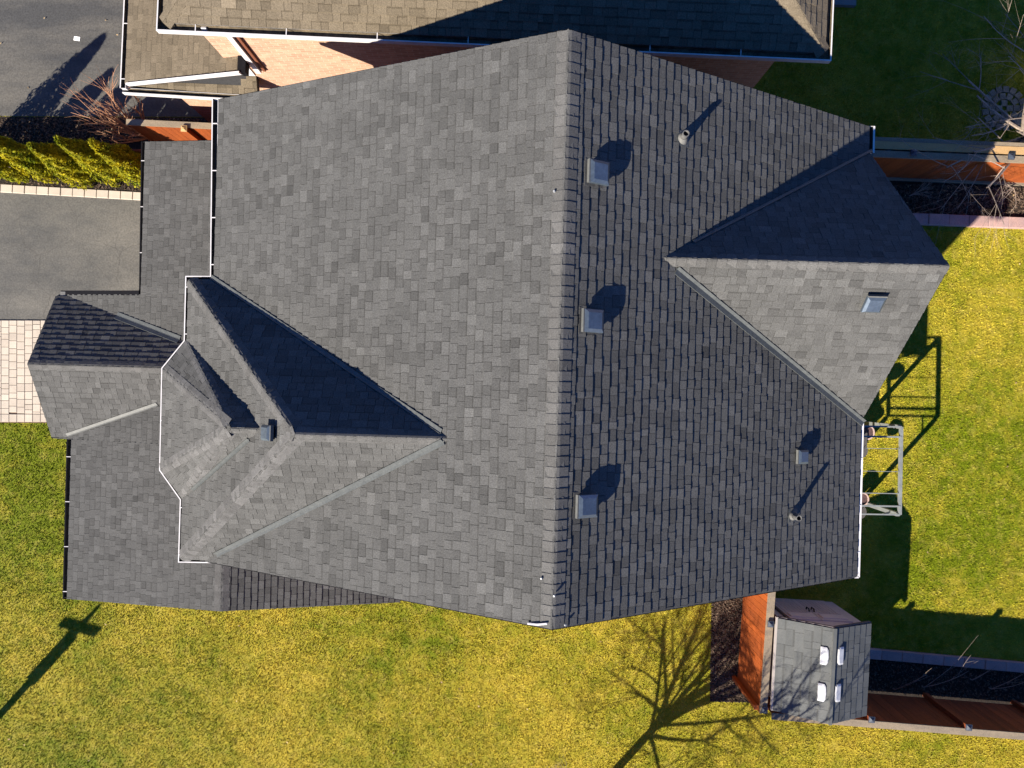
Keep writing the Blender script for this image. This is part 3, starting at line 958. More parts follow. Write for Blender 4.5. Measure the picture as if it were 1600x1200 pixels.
for x0, x1, ya, yb_ in ((XF + .08, xw0 - .003, yw0 + .05, yw1 - .05), (xw1 + .003, XB - .05, yw0 + .05, yw1 - .05)):
    mb = MB(); q4 = [hw(x0, ya, ZE - .21), hw(x1, ya, ZE - .21), hw(x1, yb_, ZE - .21), hw(x0, yb_, ZE - .21)]
    mb.hexa(q4, [p + Z * .02 for p in q4]); mb.build('soffit', m_white, house)
def window(p0, xd, w, h, nd):
    """frame with sill, pane behind"""
    f = MB()
    for s in (0, 1):
        f.beam(p0 + xd * (s * w) + nd * .02, p0 + xd * (s * w) + Z * h + nd * .02, .06, .08, nd)
        f.beam(p0 + Z * (s * h) + nd * .02 - xd * .03, p0 + xd * w + Z * (s * h) + nd * .02 + xd * .03, .08, .06)
    f.beam(p0 + xd * (w / 2) + nd * .02, p0 + xd * (w / 2) + Z * h + nd * .02, .04, .06, nd)
    fr = f.build('window', m_white, house)
    g = MB(); g.hexa([p0 + nd * .004, p0 + xd * w + nd * .004, p0 + xd * w + nd * .012, p0 + nd * .012], [p + Z * h for p in (p0 + nd * .004, p0 + xd * w + nd * .004, p0 + xd * w + nd * .012, p0 + nd * .012)])
    g.build('pane', m_glass, fr)
XD_ = hw(1, 0, 0); YD_ = hw(0, 1, 0)
for yy, z0, w, h in ((yBB + .9, 1.0, 1.3, 1.2), (yBB + 3.0, .1, 1.8, 2.05), (yBB + .9, 3.7, 1.3, 1.2), (yBB + 4.0, 3.7, 1.5, 1.2)):
    window(hw(xw1, yy, z0), YD_, w, h, XD_)

# ---- roof vents, pipes
def frame_on(P, uv, twist=0.0):
    c = P.hit(*uv)
    return c, P
def box_vent(P, uv, s=0.285, h=0.115):
    c = P.hit(*uv) + P.N * .012
    X, Y, N = -P.V, -P.U if P.U.y > 0 else P.U, P.N
    Y = N.cross(X)
    def q(w, z): return [c + X * (i * w) + Y * (j * w) + N * z for i, j in ((-.5, -.5), (.5, -.5), (.5, .5), (-.5, .5))]
    mb = MB(); mb.hexa(q(s * .80, 0), q(s * .80, h * .55), 1.0, 1)
    v = mb.build('roof_vent', [m_vent, m_dark], house)
    mb = MB(); mb.hexa(q(s * 1.15, -.008), q(s * 1.15, .002)); mb.build('flange', m_sh, v)
    mb = MB()
    lo, md, up, tp = q(s, h * .42), q(s, h * .72), q(s * .96, h * .80), q(s * .70, h)
    for a, b2 in ((lo, md), (md, up), (up, tp)):
        for i in range(4):
            mb.poly([a[i], a[(i + 1) % 4], b2[(i + 1) % 4], b2[i]])
    mb.poly(tp); mb.poly(list(reversed(lo)))
    mb.build('hood', m_vent, v)
    mb = MB(); e1_, e2_ = c - X * (s * .5 + .006) - Y * (s * .5) + N * h * .58, c - X * (s * .5 + .006) + Y * (s * .5) + N * h * .58
    mb.beam(e1_, e2_, .022, h * .40, N); mb.build('hood_lit_edge', m_bright, v)  # paler strip standing in for sunlight on the hood's edge
    return v
box_vent(P_rear, (930, 272)); box_vent(P_rear, (921, 502)); box_vent(P_rear, (912, 789)); box_vent(P_rear, (1248, 713), .21, .10)
box_vent(P_dh, (426, 676), .21, .12); box_vent(P_g2, (1362, 470), .26, .11)
def pipe_vent(P, uv, h=.22, r=.045, lean=Vector((0, 0, 0))):
    c = P.hit(*uv)
    mb = MB(); top = c + Z * h + lean
    n = 14
    mb.tube([c - Z * .03, top], [r, r], n, cap=False)
    mb.tube([top, top - Z * .05], [r * .82, r * .82], n, cap=False)
    ring_o = [top + Vector((math.cos(2 * PI * i / n), math.sin(2 * PI * i / n), 0)) * r for i in range(n)]
    ring_i = [top + Vector((math.cos(2 * PI * i / n), math.sin(2 * PI * i / n), 0)) * r * .78 for i in range(n)]
    for i in range(n): mb.poly([ring_o[i], ring_o[(i + 1) % n], ring_i[(i + 1) % n], ring_i[i]])
    v = mb.build('vent_pipe', m_lead, house, smooth=False)
    mb = MB(); mb.poly([top - Z * .04 + Vector((math.cos(2 * PI * i / n), math.sin(2 * PI * i / n), 0)) * r * .8 for i in range(n)]); mb.build('pipe_mouth', m_dark, v)
    mb = MB(); mb.tube([c - P.N * .01, c + Z * .05, c + Z * .11 + lean * .4], [r * 2.0, r * 1.55, r * 1.12], n, cap=False); mb.build('collar', m_lead, v, smooth=True)
    mb = MB(); mb.box(c + P.N * .006, .2, .2, .008, ax=(P.V, P.U, P.N)); mb.build('flange', m_flash, v)
pipe_vent(P_rear, (1066, 217), .21, .044)
pipe_vent(P_rear, (1238, 805), .25, .042)
for uv in ((843, 974), (858, 973)):
    pass
mb = MB(); mb.tube([P_front.hit(826, 973) + P_front.N * .03, P_front.hit(842, 974.5) + P_front.N * .035, P_front.hit(857, 973) + P_front.N * .04], .012, 5); mb.build('caulk_bead', m_white, roof)
for uv in ((868, 300), (848, 903), (868, 930), (881, 990)):
    P = P_front if uv[0] < 872 else P_rear
    mb = MB(); c = P.hit(uv[0], min(uv[1], 975)); mb.tube([c + P.N * .03, c + P.N * .05], [.018, .012], 8); mb.build('roof_nail', m_galv, roof)

# ================================================================== THE BRICK HOUSE NEXT DOOR
NY = -0.045
nb = thing('brick_house', 'neighbouring orange brick house with a tan shingle roof', 'house', (0, 8, 0), NY)
cn, sn = math.cos(NY), math.sin(NY)
def nw(x, y, z): return Vector((cn * x - sn * y, sn * x + cn * y, z))
def nl(u, v, z):
    p = at(u, v, z); return Vector((cn * p.x + sn * p.y, -sn * p.x + cn * p.y, z))
ZN = 6.2
n0, n1 = nl(243, 44, ZN), nl(1294, 91, ZN)
yN = (n0.y + n1.y) / 2 + .09; xN0, xN1 = n0.x + .12, n1.x - .06
DN, SN = 4.6, 0.52
zNr = ZN + DN * SN
P_n1 = Plane([nw(xN0, yN, ZN), nw(xN1, yN, ZN), nw(xN1 - DN, yN + DN, zNr), nw(xN0 + DN, yN + DN, zNr)])
P_n2 = Plane([nw(xN0, yN, ZN), nw(xN0 + DN, yN + DN, zNr), nw(xN0, yN + 2 * DN, ZN)])
P_n3 = Plane([nw(xN1, yN, ZN), nw(xN1 - DN, yN + DN, zNr), nw(xN1, yN + 2 * DN, ZN)])
P_n4 = Plane([nw(xN0, yN + 2 * DN, ZN), nw(xN1, yN + 2 * DN, ZN), nw(xN1 - DN, yN + DN, zNr), nw(xN0 + DN, yN + DN, zNr)])
# its garage roof, lower, falling to the left
ZNG = 3.45
k0 = nl(196, 131, ZNG)
ZNT = fsolve(lambda z: nl(376, 113, z).y - k0.y, 3.2, 6.5)
k1 = nl(376, 113, ZNT)
yK = (k0.y + k1.y) / 2
P_n5 = Plane([nw(k0.x, yK, ZNG), nw(k1.x, yK, ZNT), nw(k1.x, yK + 7, ZNT), nw(k0.x, yK + 7, ZNG)])
# narrow skirt roof along the gable foot
s0, s1 = nl(200, 136, ZNG - .1), nl(400, 143, ZNG - .1)
ySk = yK - .02
P_n6 = Plane([nw(k0.x + .02, ySk, ZNG - .20), nw(s1.x, ySk, ZNG - .20), nw(s1.x, ySk + .42, ZNG - .03), nw(k0.x + .02, ySk + .42, ZNG - .03)])
nroof = deck([P_n1, P_n2, P_n3, P_n4, P_n5, P_n6], 'roof', m_deck, nb)
shingle_roof([P_n1, P_n2, P_n3, P_n5, P_n6], nroof, m_nsh, e=0.125, margin=60, sd_tone=.07, wlo=.10, whi=.26)
ridge_line(nw(xN0, yN, ZN), nw(xN0 + DN, yN + DN, zNr), P_n1, P_n2, nroof, m_nsh, w=.14, raise_=.014, e=.4)
ridge_line(nw(xN1, yN, ZN), nw(xN1 - DN, yN + DN, zNr), P_n1, P_n3, nroof, m_nsh, w=.14, raise_=.014, e=.4)
gz = ZN - .015
G_ = lambda x, y, z: nw(x, y, z)
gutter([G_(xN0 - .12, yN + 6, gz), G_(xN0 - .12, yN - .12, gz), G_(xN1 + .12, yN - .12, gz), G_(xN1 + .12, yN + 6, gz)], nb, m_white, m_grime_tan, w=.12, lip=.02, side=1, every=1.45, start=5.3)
gz2 = ZNG - .215
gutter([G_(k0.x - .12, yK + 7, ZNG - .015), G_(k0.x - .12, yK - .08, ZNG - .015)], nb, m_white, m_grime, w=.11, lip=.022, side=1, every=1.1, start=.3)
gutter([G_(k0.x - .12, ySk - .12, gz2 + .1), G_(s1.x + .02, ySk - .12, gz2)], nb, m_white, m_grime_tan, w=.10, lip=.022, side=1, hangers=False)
mb = MB(); mb.beam(nw(k0.x + .05, yK - .02, ZNG + .02), nw(k1.x, yK - .02, ZNT + .02), .035, .09); mb.build('rake_board', m_white, nb)
gs = lambda y: [nw(k0.x + .5, y, ZNG - .02), nw(s1.x, y, ZNG - .02), nw(s1.x, y, ZNG + .35), nw(k1.x, y, ZNT - .08)]
mb = MB(); mb.hexa(gs(ySk + .30), gs(ySk + .46))
mb.build('gable_siding', m_siding, nb)
mb = MB(); mb.box(nw(k1.x + .02, yK + .15, ZNT - .16), .15, .30, .19, NY); mb.build('ridge_end', m_black, nb)
ynw = yN + .40
zc = fsolve(lambda z: nl(347, 88, z).y - ynw, 2, 6.1)
xnw0, xnw1 = nl(347, 88, zc).x, xN1 - .36
gw = nl(312, 195, 0)
wall('wall', [nw(xnw0, ynw, 0), nw(xnw1, ynw, 0), nw(xnw1, ynw + 8, 0), nw(xnw0, ynw + 8, 0)], -.04, ZN - .02, m_brick, nb)
wall('garage_wall', [nw(gw.x + .32, gw.y, 0), nw(s1.x, gw.y, 0), nw(s1.x, gw.y + 5, 0), nw(gw.x + .32, gw.y + 5, 0)], -.04, ZNG - .1, m_brick, nb)
mb = MB(); mb.hexa([nw(xN0, yN + .04, ZN - .20), nw(xN1, yN + .04, ZN - .20), nw(xN1, yN + 8, ZN - .20), nw(xN0, yN + 8, ZN - .20)], [nw(xN0, yN + .04, ZN - .18), nw(xN1, yN + .04, ZN - .18), nw(xN1, yN + 8, ZN - .18), nw(xN0, yN + 8, ZN - .18)])
mb.build('soffit', m_white, nb)
dsx = nl(364, 57, fsolve(lambda z: nl(364, 57, z).y - ynw, 2, 6.1)).x
mb = MB(); mb.beam(nw(dsx, ynw - .05, 5.95), nw(dsx, ynw - .05, 3.7), .10, .08, nw(0, 1, 0)); mb.beam(nw(dsx, yN - .05, 6.12), nw(dsx, ynw - .05, 5.9), .08, .08); mb.build('downspout', m_white, nb)
mb = MB(); mb.beam(nw(dsx + .11, ynw - .03, 5.9), nw(dsx + .11, ynw - .03, 3.7), .05, .035, nw(0, 1, 0)); mb.build('conduit', m_rust, nb)

# ================================================================== FENCES
def fence(name, label, A, B, h, face, face_side, m_face, m_cap, post_every, first_post, posts_in=True, bw=0.145, cap_w=.16, post_cap=m_cap_dk, base=0.06, kick=None, over=0.10, cap_off=0.0, kick2=False):
    """boards from A to B (ground metres), each board, rail and post a part"""
    A, B = Vector(A), Vector(B)
    d = (B - A).normalized(); n = Vector((-d.y, d.x, 0)) * face_side
    rz = math.atan2(d.y, d.x)
    root = thing(name, label, 'fence', (A.x, A.y, 0), rz)
    L = (B - A).length
    k = int(L / bw)
    cache = {}
    for i in range(k):
        tone = round((1 + R.gauss(0, .10)) / .06) * .06
        if tone not in cache:
            b = MB(); b.box((0, 0, 0), bw - .006, .020, h - base - .04, 0, tone); cache[tone] = shared('fence_board', b, m_face)
        p = A + d * ((i + .5) * bw)
        place('fence_board', cache[tone], Matrix.Translation((p.x + n.x * R.uniform(0, .004), p.y + n.y * R.uniform(0, .004), base)) @ Matrix.Rotation(rz, 4, 'Z'), root)
    for z in (h * .25, h * .78):
        b = MB(); b.beam(A + Z * z - n * .035, B + Z * z - n * .035, .04, .085); b.build('rail', m_face, root)
    b = MB(); b.beam(A + Z * (h - .02) + n * cap_off, B + Z * (h - .02) + n * cap_off, cap_w, .035); b.build('cap_rail', m_cap, root)
    if kick2:
        b = MB(); b.beam(A + Z * (h - .03) + n * (cap_off + cap_w / 2 + .05), B + Z * (h - .03) + n * (cap_off + cap_w / 2 + .05), .09, .035); b.build('back_rail', m_oldwood, root)
    if kick:
        b = MB(); b.beam(A + Z * .07 + n * .03, B + Z * .07 + n * .03, .04, .14); b.build('kick_board', kick, root)
    s = first_post
    side = n * (.075 if posts_in else -.075)
    while s < L:
        b = MB(); p = A + d * s + side
        b.box(p, .10, .10, h + over, rz); po = b.build('post', m_face, root)
        b = MB()
        q = lambda w, z: [p + d * (i * w) + n * (j * w) + Z * z for i, j in ((-.5, -.5), (.5, -.5), (.5, .5), (-.5, .5))]
        b.hexa(q(.135, h + over), q(.135, h + over + .025)); b.hexa(q(.12, h + over + .026), q(.03, h + over + .06)); b.build('post_cap', post_cap, po)
        s += post_every
    return root
FH = 1.66
fence('wooden_fence', 'long stained fence along the bottom right, posts on the inside', gpx(1168, 1067), gpx(1900, 1126), FH, 1, 1, m_wood_dk, m_oldwood, 2.17, 2.2, True, cap_w=.15, cap_off=-.05, over=.03)
fence('wooden_fence', 'sunlit orange fence standing between the mulch bed and the shed', gpx(1151, 1066), gpx(1168, 830), FH, 1, 1, m_wood, m_oldwood, 1.92, .1, False, cap_w=.16, cap_off=-.07, over=.03)
f3 = fence('wooden_fence', 'stained fence in deep shade along the top right bed', gpx(1120, 268), gpx(1900, 300), FH, 1, -1, m_wood, m_oldwood, 2.17, 3.9, False, cap_w=.15, cap_off=-.03, kick=m_oldwood, over=.02)
fence('old_fence', 'pale timber fence backing onto the stained top right fence', gpx(1120, 255), gpx(1900, 287), FH - .02, 1, 1, m_oldwood, m_palewood, 2.2, 1.2, False, cap_w=.17, cap_off=.03, over=-.08, kick2=True)
fence('wooden_fence', 'short orange fence between the two houses behind the garage roof', gpx(254, 231), gpx(420, 239), FH, 1, -1, m_wood, m_oldwood, 1.6, 1.32, True, cap_w=.13, cap_off=-.03, post_cap=m_palewood, over=.03)
te = lane('timber_edging', 'low dark red timber edging along the shaded soil strip', (105, 238), (262, 243), 3, .06, .34, .08, m_wood_dk, 0.0, 0.0, cat='edging', name='timber')
b = MB(); p = gpx(1146, 1058); b.box(p, .09, .09, FH - .05, 0.1)
t = thing('fence_post', 'lone orange post leaning against the near end of the shed fence', 'post', (p.x, p.y, 0), .1)
b.build('post', m_wood, t); b = MB(); b.box(p + Z * (FH - .05), .11, .11, .03, .1); b.build('post_cap', m_wood, t)

# ================================================================== SHED
SY = -0.055
sc0 = at(1281, 1040, 1.7)
shed = thing('garden_shed', 'small resin shed with grey shingle-pattern roof and double doors', 'shed', (sc0.x, sc0.y, 0), SY)
cs, ss = math.cos(SY), math.sin(SY)
def sw(x, y, z): return Vector((cs * x - ss * y, ss * x + cs * y, z))
def sl_(u, v, z):
    p = at(u, v, z); return Vector((cs * p.x + ss * p.y, -ss * p.x + cs * p.y, z))
ZS, ZSR = 1.70, 2.22
sa, sb2, sc_, sd2 = sl_(1219, 965, ZS), sl_(1360, 975, ZS), sl_(1204, 1112, ZS), sl_(1354, 1116, ZS)
xs0, xs1 = (sa.x + sc_.x) / 2, (sb2.x + sd2.x) / 2
ys1, ys0 = (sa.y + sb2.y) / 2, (sc_.y + sd2.y) / 2
xsm = (xs0 + xs1) / 2
P_s1 = Plane([sw(xs0, ys0, ZS), sw(xs0, ys1, ZS), sw(xsm, ys1, ZSR), sw(xsm, ys0, ZSR)])
P_s2 = Plane([sw(xs1, ys0, ZS), sw(xs1, ys1, ZS), sw(xsm, ys1, ZSR), sw(xsm, ys0, ZSR)])
sroof = deck([P_s1, P_s2], 'roof', m_shed_dk, shed, .05)
shingle_roof([P_s1, P_s2], sroof, m_shed_roof, e=.185, wlo=.15, whi=.42, sd_tone=.03, best=300)
b = MB(); b.beam(sw(xsm, ys0 - .01, ZSR + .015), sw(xsm, ys1 + .01, ZSR + .015), .07, .03); b.build('ridge_strip', m_shed_roof, shed)
wi = .10
def swall(name, x0, y0, x1, y1, z0, z1, m):
    mb = MB(); mb.hexa([sw(x0, y0, z0), sw(x1, y0, z0), sw(x1, y1, z0), sw(x0, y1, z0)], [sw(x0, y0, z1), sw(x1, y0, z1), sw(x1, y1, z1), sw(x0, y1, z1)]); return mb.build(name, m, shed)
swall('side_wall', xs0 + wi, ys0 + wi, xs0 + wi + .05, ys1 - .05, 0, ZS - .03, m_shed)
swall('side_wall', xs1 - wi - .05, ys0 + wi, xs1 - wi, ys1 - .05, 0, ZS - .03, m_shed)
for y0, y1 in ((ys0 + wi, ys0 + wi + .05), (ys1 - .10, ys1 - .05)):
    mb = MB(); g5 = lambda y: [sw(xs0 + wi + .051, y, 0), sw(xs1 - wi - .051, y, 0), sw(xs1 - wi - .051, y, ZS - .02), sw(xsm, y, ZSR - .08), sw(xs0 + wi + .051, y, ZS - .02)]
    mb.hexa(g5(y0), g5(y1)); mb.build('gable_wall', m_shed, shed)
for i, (x0, x1) in enumerate(((xs0 + .33, xsm - .008), (xsm + .008, xs1 - .33))):
    mb = MB(); yf = ys1 - .048
    mb.hexa([sw(x0, yf, .06), sw(x1, yf, .06), sw(x1, yf + .03, .06), sw(x0, yf + .03, .06)], [sw(x0, yf, 1.58), sw(x1, yf, 1.58), sw(x1, yf + .03, 1.58), sw(x0, yf + .03, 1.58)])
    dr = mb.build('door', m_shed, shed)
    n_ = 7
    for j in range(n_):                                                # upright planks of the door
        w_ = (x1 - x0 - .12) / n_
        mb = MB(); xx = x0 + .06 + w_ * (j + .5)
        mb.hexa([sw(xx - w_ * .36, yf + .031, .12), sw(xx + w_ * .36, yf + .031, .12), sw(xx + w_ * .36, yf + .04, .12), sw(xx - w_ * .36, yf + .04, .12)], [sw(xx - w_ * .36, yf + .031, 1.12), sw(xx + w_ * .36, yf + .031, 1.12), sw(xx + w_ * .36, yf + .04, 1.12), sw(xx - w_ * .36, yf + .04, 1.12)], 1 + R.uniform(-.06, .06))
        mb.build('door_plank', m_shed, dr)
    mb = MB(); mb.hexa([sw(x0 + .06, yf + .031, 1.2), sw(x1 - .06, yf + .031, 1.2), sw(x1 - .06, yf + .05, 1.2), sw(x0 + .06, yf + .05, 1.2)], [sw(x0 + .06, yf + .031, 1.48), sw(x1 - .06, yf + .031, 1.48), sw(x1 - .06, yf + .05, 1.48), sw(x0 + .06, yf + .05, 1.48)], 1.12); mb.build('door_panel', m_shed, dr)
    xh = x1 - .05 if i == 0 else x0 + .05
    mb = MB(); mb.tube([sw(xh, yf + .03, .85), sw(xh, yf + .09, .88), sw(xh, yf + .09, 1.0), sw(xh, yf + .03, 1.03)], .016, 7); mb.build('handle', m_black, dr)
mb = MB(); mb.beam(sw(xs0 + .27, ys1 - .03, .05), sw(xs0 + .27, ys1 - .03, 1.62), .03, .03, sw(0, 1, 0)); mb.build('corner_trim', m_shed_dk, shed)
mb = MB(); mb.beam(sw(xs0 - .015, ys0, ZS - .03), sw(xs0 - .015, ys1 + .02, ZS - .03), .05, .07); mb.build('eave_trim', m_shed_trim, shed)
mb = MB(); mb.beam(sw(xs0 + .02, ys1 + .02, ZS - .05), sw(xsm, ys1 + .02, ZSR - .05), .02, .07); mb.beam(sw(xsm, ys1 + .022, ZSR - .05), sw(xs1, ys1 + .022, ZS - .05), .02, .07); mb.build('rake_trim', m_shed_dk, shed)
for P, uvs in ((P_s1, ((1288, 1024), (1284, 1081))), (P_s2, ((1311.5, 1024), (1307, 1082)))):
    for uv in uvs:
        c = P.hit(*uv); mb = MB()
        sg = 1 if P is P_s1 else -1
        Vd = P.V; Y = Vector((-sy_, cy_, 0)); Y = (P.U if P.U.y > 0 else -P.U)
        out = [(-.085, -.19), (.05, -.19), (.085, -.13), (.095, 0), (.085, .13), (.05, .19), (-.085, .19)] if P is P_s1 else [(-.085, -.19), (.03, -.19), (.07, -.15), (.085, 0), (.07, .15), (.03, .19), (-.085, .19)]
        if P is P_s2: out = [(-x, y) for x, y in out][::-1]; out = [(x if P is P_s1 else x, y) for x, y in out]
        lo = [c + Vd * (x * (1 if P is P_s1 else -1)) * .95 + Y * y + P.N * .012 for x, y in out]
        ce = c
        md = [p + P.N * .03 for p in lo]; tp = [ce + (p - ce) * .8 + P.N * .02 for p in md]
        mb.hexa(lo, md); mb.hexa([p + P.N * .0005 for p in md], tp); mb.build('skylight', m_sky_l, shed)

# ================================================================== ARBOR BEHIND THE HOUSE
AH = 1.735
a1, a2 = at(1408, 667, AH), at(1405.5, 804, AH)
ard = (a2 - a1).normalized(); arw = Vector((ard.y, -ard.x, 0)); arw = arw if arw.x < 0 else -arw
AW = 1.22
arb = thing('arbor', 'pale metal arbor frame standing on the lawn by the rear gutter', 'arbor', (a1.x, a1.y, 0), 0)
for p, q, w in ((a1, a2, .085), (a1 + arw * AW, a2 + arw * AW, .055)):
    b = MB(); b.beam(p, q, w * .8, .06); b.build('side_beam', m_arbor, arb)
for p in (a1, a2, a1 + arw * AW, a2 + arw * AW):
    b = MB(); q = p + (Vector((-.02, 0, 0))); b.box((q.x, q.y, 0), .075, .085, AH - .03); b.build('post', m_arbor, arb)
Lr = (a2 - a1).length
for s, w in ((0.0, .036), (.115, .036), (.25, .012), (.51, .012), (.76, .018), (.905, .036), (1.0, .03)):
    b = MB(); b.beam(a1 + ard * (Lr * s) + Z * .02, a1 + ard * (Lr * s) + arw * AW + Z * .02, w, w); b.build('cross_bar', m_arbor, arb)
for p, q in ((a1, a1 + arw * .35), (a2, a2 + arw * .35)):
    b = MB(); b.beam(q + Z * -.02, p - Z * .35, .03, .03); b.build('brace', m_arbor, arb)

# things on the patio under the eaves, known by their shadows and a rim or two
def pot(uv, r, h, label):
    p = gpx(*uv)
    t = thing('planter_pot', label, 'pot', (p.x, p.y, 0), 0)
    b = MB(); b.tube([p, p + Z * h], [r * .72, r], 18, cap=True); b.f.pop(); b.t.pop(); b.m.pop()
    b.tube([p + Z * h, p + Z * h], [r * 1.06, r * .86], 18, cap=False); b.tube([p + Z * (h - .05), p + Z * h], [r * 1.06, r * 1.06], 18, cap=False)
    b.build('pot', m_pot, t, smooth=False)
    b = MB(); b.poly([p + Z * (h - .04) + Vector((math.cos(2 * PI * i / 18), math.sin(2 * PI * i / 18), 0)) * r * .9 for i in range(18)]); b.build('soil', m_potsoil, t)
pot((1342, 674), .17, .42, 'round clay pot of dark soil under the top end of the arbor')
pot((1334, 776), .16, .42, 'round clay pot of dark soil under the bottom end of the arbor')
def chair(cx, cy, label):
    p = gpx(cx, cy)
    t = thing('patio_chair', label, 'chair', (p.x, p.y, 0), YAW)
    b = MB(); b.box((p.x, p.y, .40), .46, .44, .05, YAW); b.build('seat', m_furn, t)
    b = MB(); b.box((p.x - .21, p.y, .45), .05, .44, .42, YAW); b.build('backrest', m_furn, t)
    for i in (-1, 1):
        for j in (-1, 1):
            b = MB(); b.box((p.x + i * .19, p.y + j * .18, 0), .04, .04, .40, YAW); b.build('leg', m_furn, t)
chair(1326, 688, 'dark patio chair tucked under the rear gutter beside the clay pot')
# flat awning on the rear wall: hidden by the gable, its shadow falls on the lawn
aw0, aw1 = hw(xw1, -2.41, 2.82), hw(7.28, -2.41, 2.75)
t = thing('patio_awning', 'flat dark awning under the rear gable with its shadow on the lawn', 'awning', (aw0.x, aw0.y, 0), YAW)
q4 = [aw0, aw1, hw(7.28, -.95, 2.75), hw(xw1, -.95, 2.82)]
b = MB(); b.hexa(q4, [p + Z * .03 for p in q4]); b.build('canopy', m_furn, t)
for y in (-2.3, -1.05):
    b = MB(); b.beam(hw(7.1, y, 2.74), hw(xw1, y, 2.1), .03, .03); b.build('brace', m_furn, t)
for cu, cv, lb in ((1296, 695, 'round hanging basket near the top end of the arbor'), (1294, 782, 'round hanging basket at the bottom end of the arbor')):
    p = gpx(cu, cv); t = thing('hanging_basket', lb, 'basket', (p.x, p.y, 1.4), 0)
    b = MB(); b.tube([p + Z * 1.38, p + Z * 1.45, p + Z * 1.56], [.06, .14, .17], 14); b.build('basket', m_furn, t)
    b = MB(); b.tube([p + Z * 1.55, p + Z * 1.75], .006, 4); b.build('chain', m_furn, t)

# ================================================================== POLE WITH STREET BLADES, left of the frame: only its shadow is seen
tip = gpx(157, 944)
PHt = 3.35
pb = Vector((tip.x - 1.09 * PHt, tip.y - 1.20 * PHt, 0))
pole = thing('sign_pole', 'street sign pole whose cross-shaped shadow falls on the lower left lawn', 'sign pole', (pb.x, pb.y, 0), 0)
b = MB(); b.tube([pb, pb + Z * (PHt - .35)], .085, 10); b.build('pole', m_galv, pole)
b = MB(); b.tube([pb + Z * (PHt - .35), pb + Z * PHt], [.07, .035], 8); b.build('finial', m_galv, pole)
b = MB(); b.box(pb + Z * (PHt - .56), .95, .03, .20, math.radians(-16)); b.build('blade', m_cap_dk, pole)
b = MB(); b.box(pb + Z * (PHt - 1.55), .14, .26, .92, math.radians(40)); b.build('panel', m_cap_dk, pole)

# ================================================================== PLANTS
def bez(a, b, bend, n=5):
    a, b = Vector(a), Vector(b)
    m = (a + b) / 2 + bend
    return [(a * (1 - t) + m * t) * (1 - t) + (m * (1 - t) + b * t) * t for t in [i / n for i in range(n + 1)]]

def branchy(mb, p, d, length, r, level, rnd, spread=0.6, up=0.15, kids=(3, 5), droop=0.0, shrink=.62, sides=5, thick=.5):
    d = d.normalized()
    end = p + d * length + Vector((rnd.uniform(-.12, .12), rnd.uniform(-.12, .12), up * length * .3)) * length
    bend = Vector((rnd.uniform(-1, 1), rnd.uniform(-1, 1), rnd.uniform(-.5, .7))) * length * .10
    pts = bez(p, end, bend, 4)
    if droop: pts = [q - Z * droop * length * (i / 4) ** 2 for i, q in enumerate(pts)]
    mb.tube(pts, [r * (1 - .55 * i / 4) for i in range(5)], max(3, sides), rnd.uniform(.8, 1.2), cap=False)
    if level <= 0: return
    for k in range(rnd.randint(*kids)):
        t = rnd.uniform(.3, 1.0)
        i = min(3, int(t * 4)); q = pts[i].lerp(pts[i + 1], t * 4 - i)
        dd = (pts[i + 1] - pts[i]).normalized()
        s = Vector((rnd.gauss(0, 1), rnd.gauss(0, 1), rnd.gauss(0, .6)))
        s = (s - dd * s.dot(dd)).normalized()
        branchy(mb, q, dd * (1 - spread * .5) + s * spread + Z * up, length * shrink * rnd.uniform(.7, 1.1), r * thick * (1.1 - .4 * t), level - 1, rnd, spread, up, kids, droop, shrink, sides - 1, thick)

def bare_tree(name, label, base, h_trunk, r, limbs, seed, level=3, mats_=(m_bark, m_bark), length=1.6, spread=.6, up=.15, cat='tree', kids=(3, 5), lean=Vector((0, 0, 0)), droop=0.0, tilt=(.35, .8), dirs=None, group=None, thick=.5, shrink=.62, limb_r=.55, extra=()):
    rnd = random.Random(seed)
    t = thing(name, label, cat, (base.x, base.y, 0), 0, group)
    top = base + Z * h_trunk + lean
    b = MB(); b.tube([base - Z * .05, base.lerp(top, .1), base.lerp(top, .5), top], [r * 1.35, r, r * .85, r * .7], 9); b.build('trunk', mats_[0], t, smooth=True)
    c = MB()
    for i in range(limbs):
        az = 2.39996 * i + rnd.uniform(-.3, .3) if dirs is None else dirs[i % len(dirs)] + rnd.uniform(-.2, .2)
        ti = rnd.uniform(*tilt) if dirs is not None else tilt[0] + (tilt[1] - tilt[0]) * ((i + .5) / limbs)
        d = Vector((math.cos(az) * math.sin(ti), math.sin(az) * math.sin(ti), math.cos(ti)))
        q = base.lerp(top, rnd.uniform(.75, 1.0))
        branchy(c, q, d, length * rnd.uniform(.8, 1.15), r * limb_r, level, rnd, spread, up, kids, droop, shrink, 5, thick)
    for az, ti, ln in extra:
        d = Vector((math.cos(az) * math.sin(ti), math.sin(az) * math.sin(ti), math.cos(ti)))
        branchy(c, base.lerp(top, rnd.uniform(.85, 1)), d, ln, r * .5, 3, rnd, spread, up, (4, 6), 0, .42, 5, .6)
    c.build('branches', mats_[1], t)
    return t

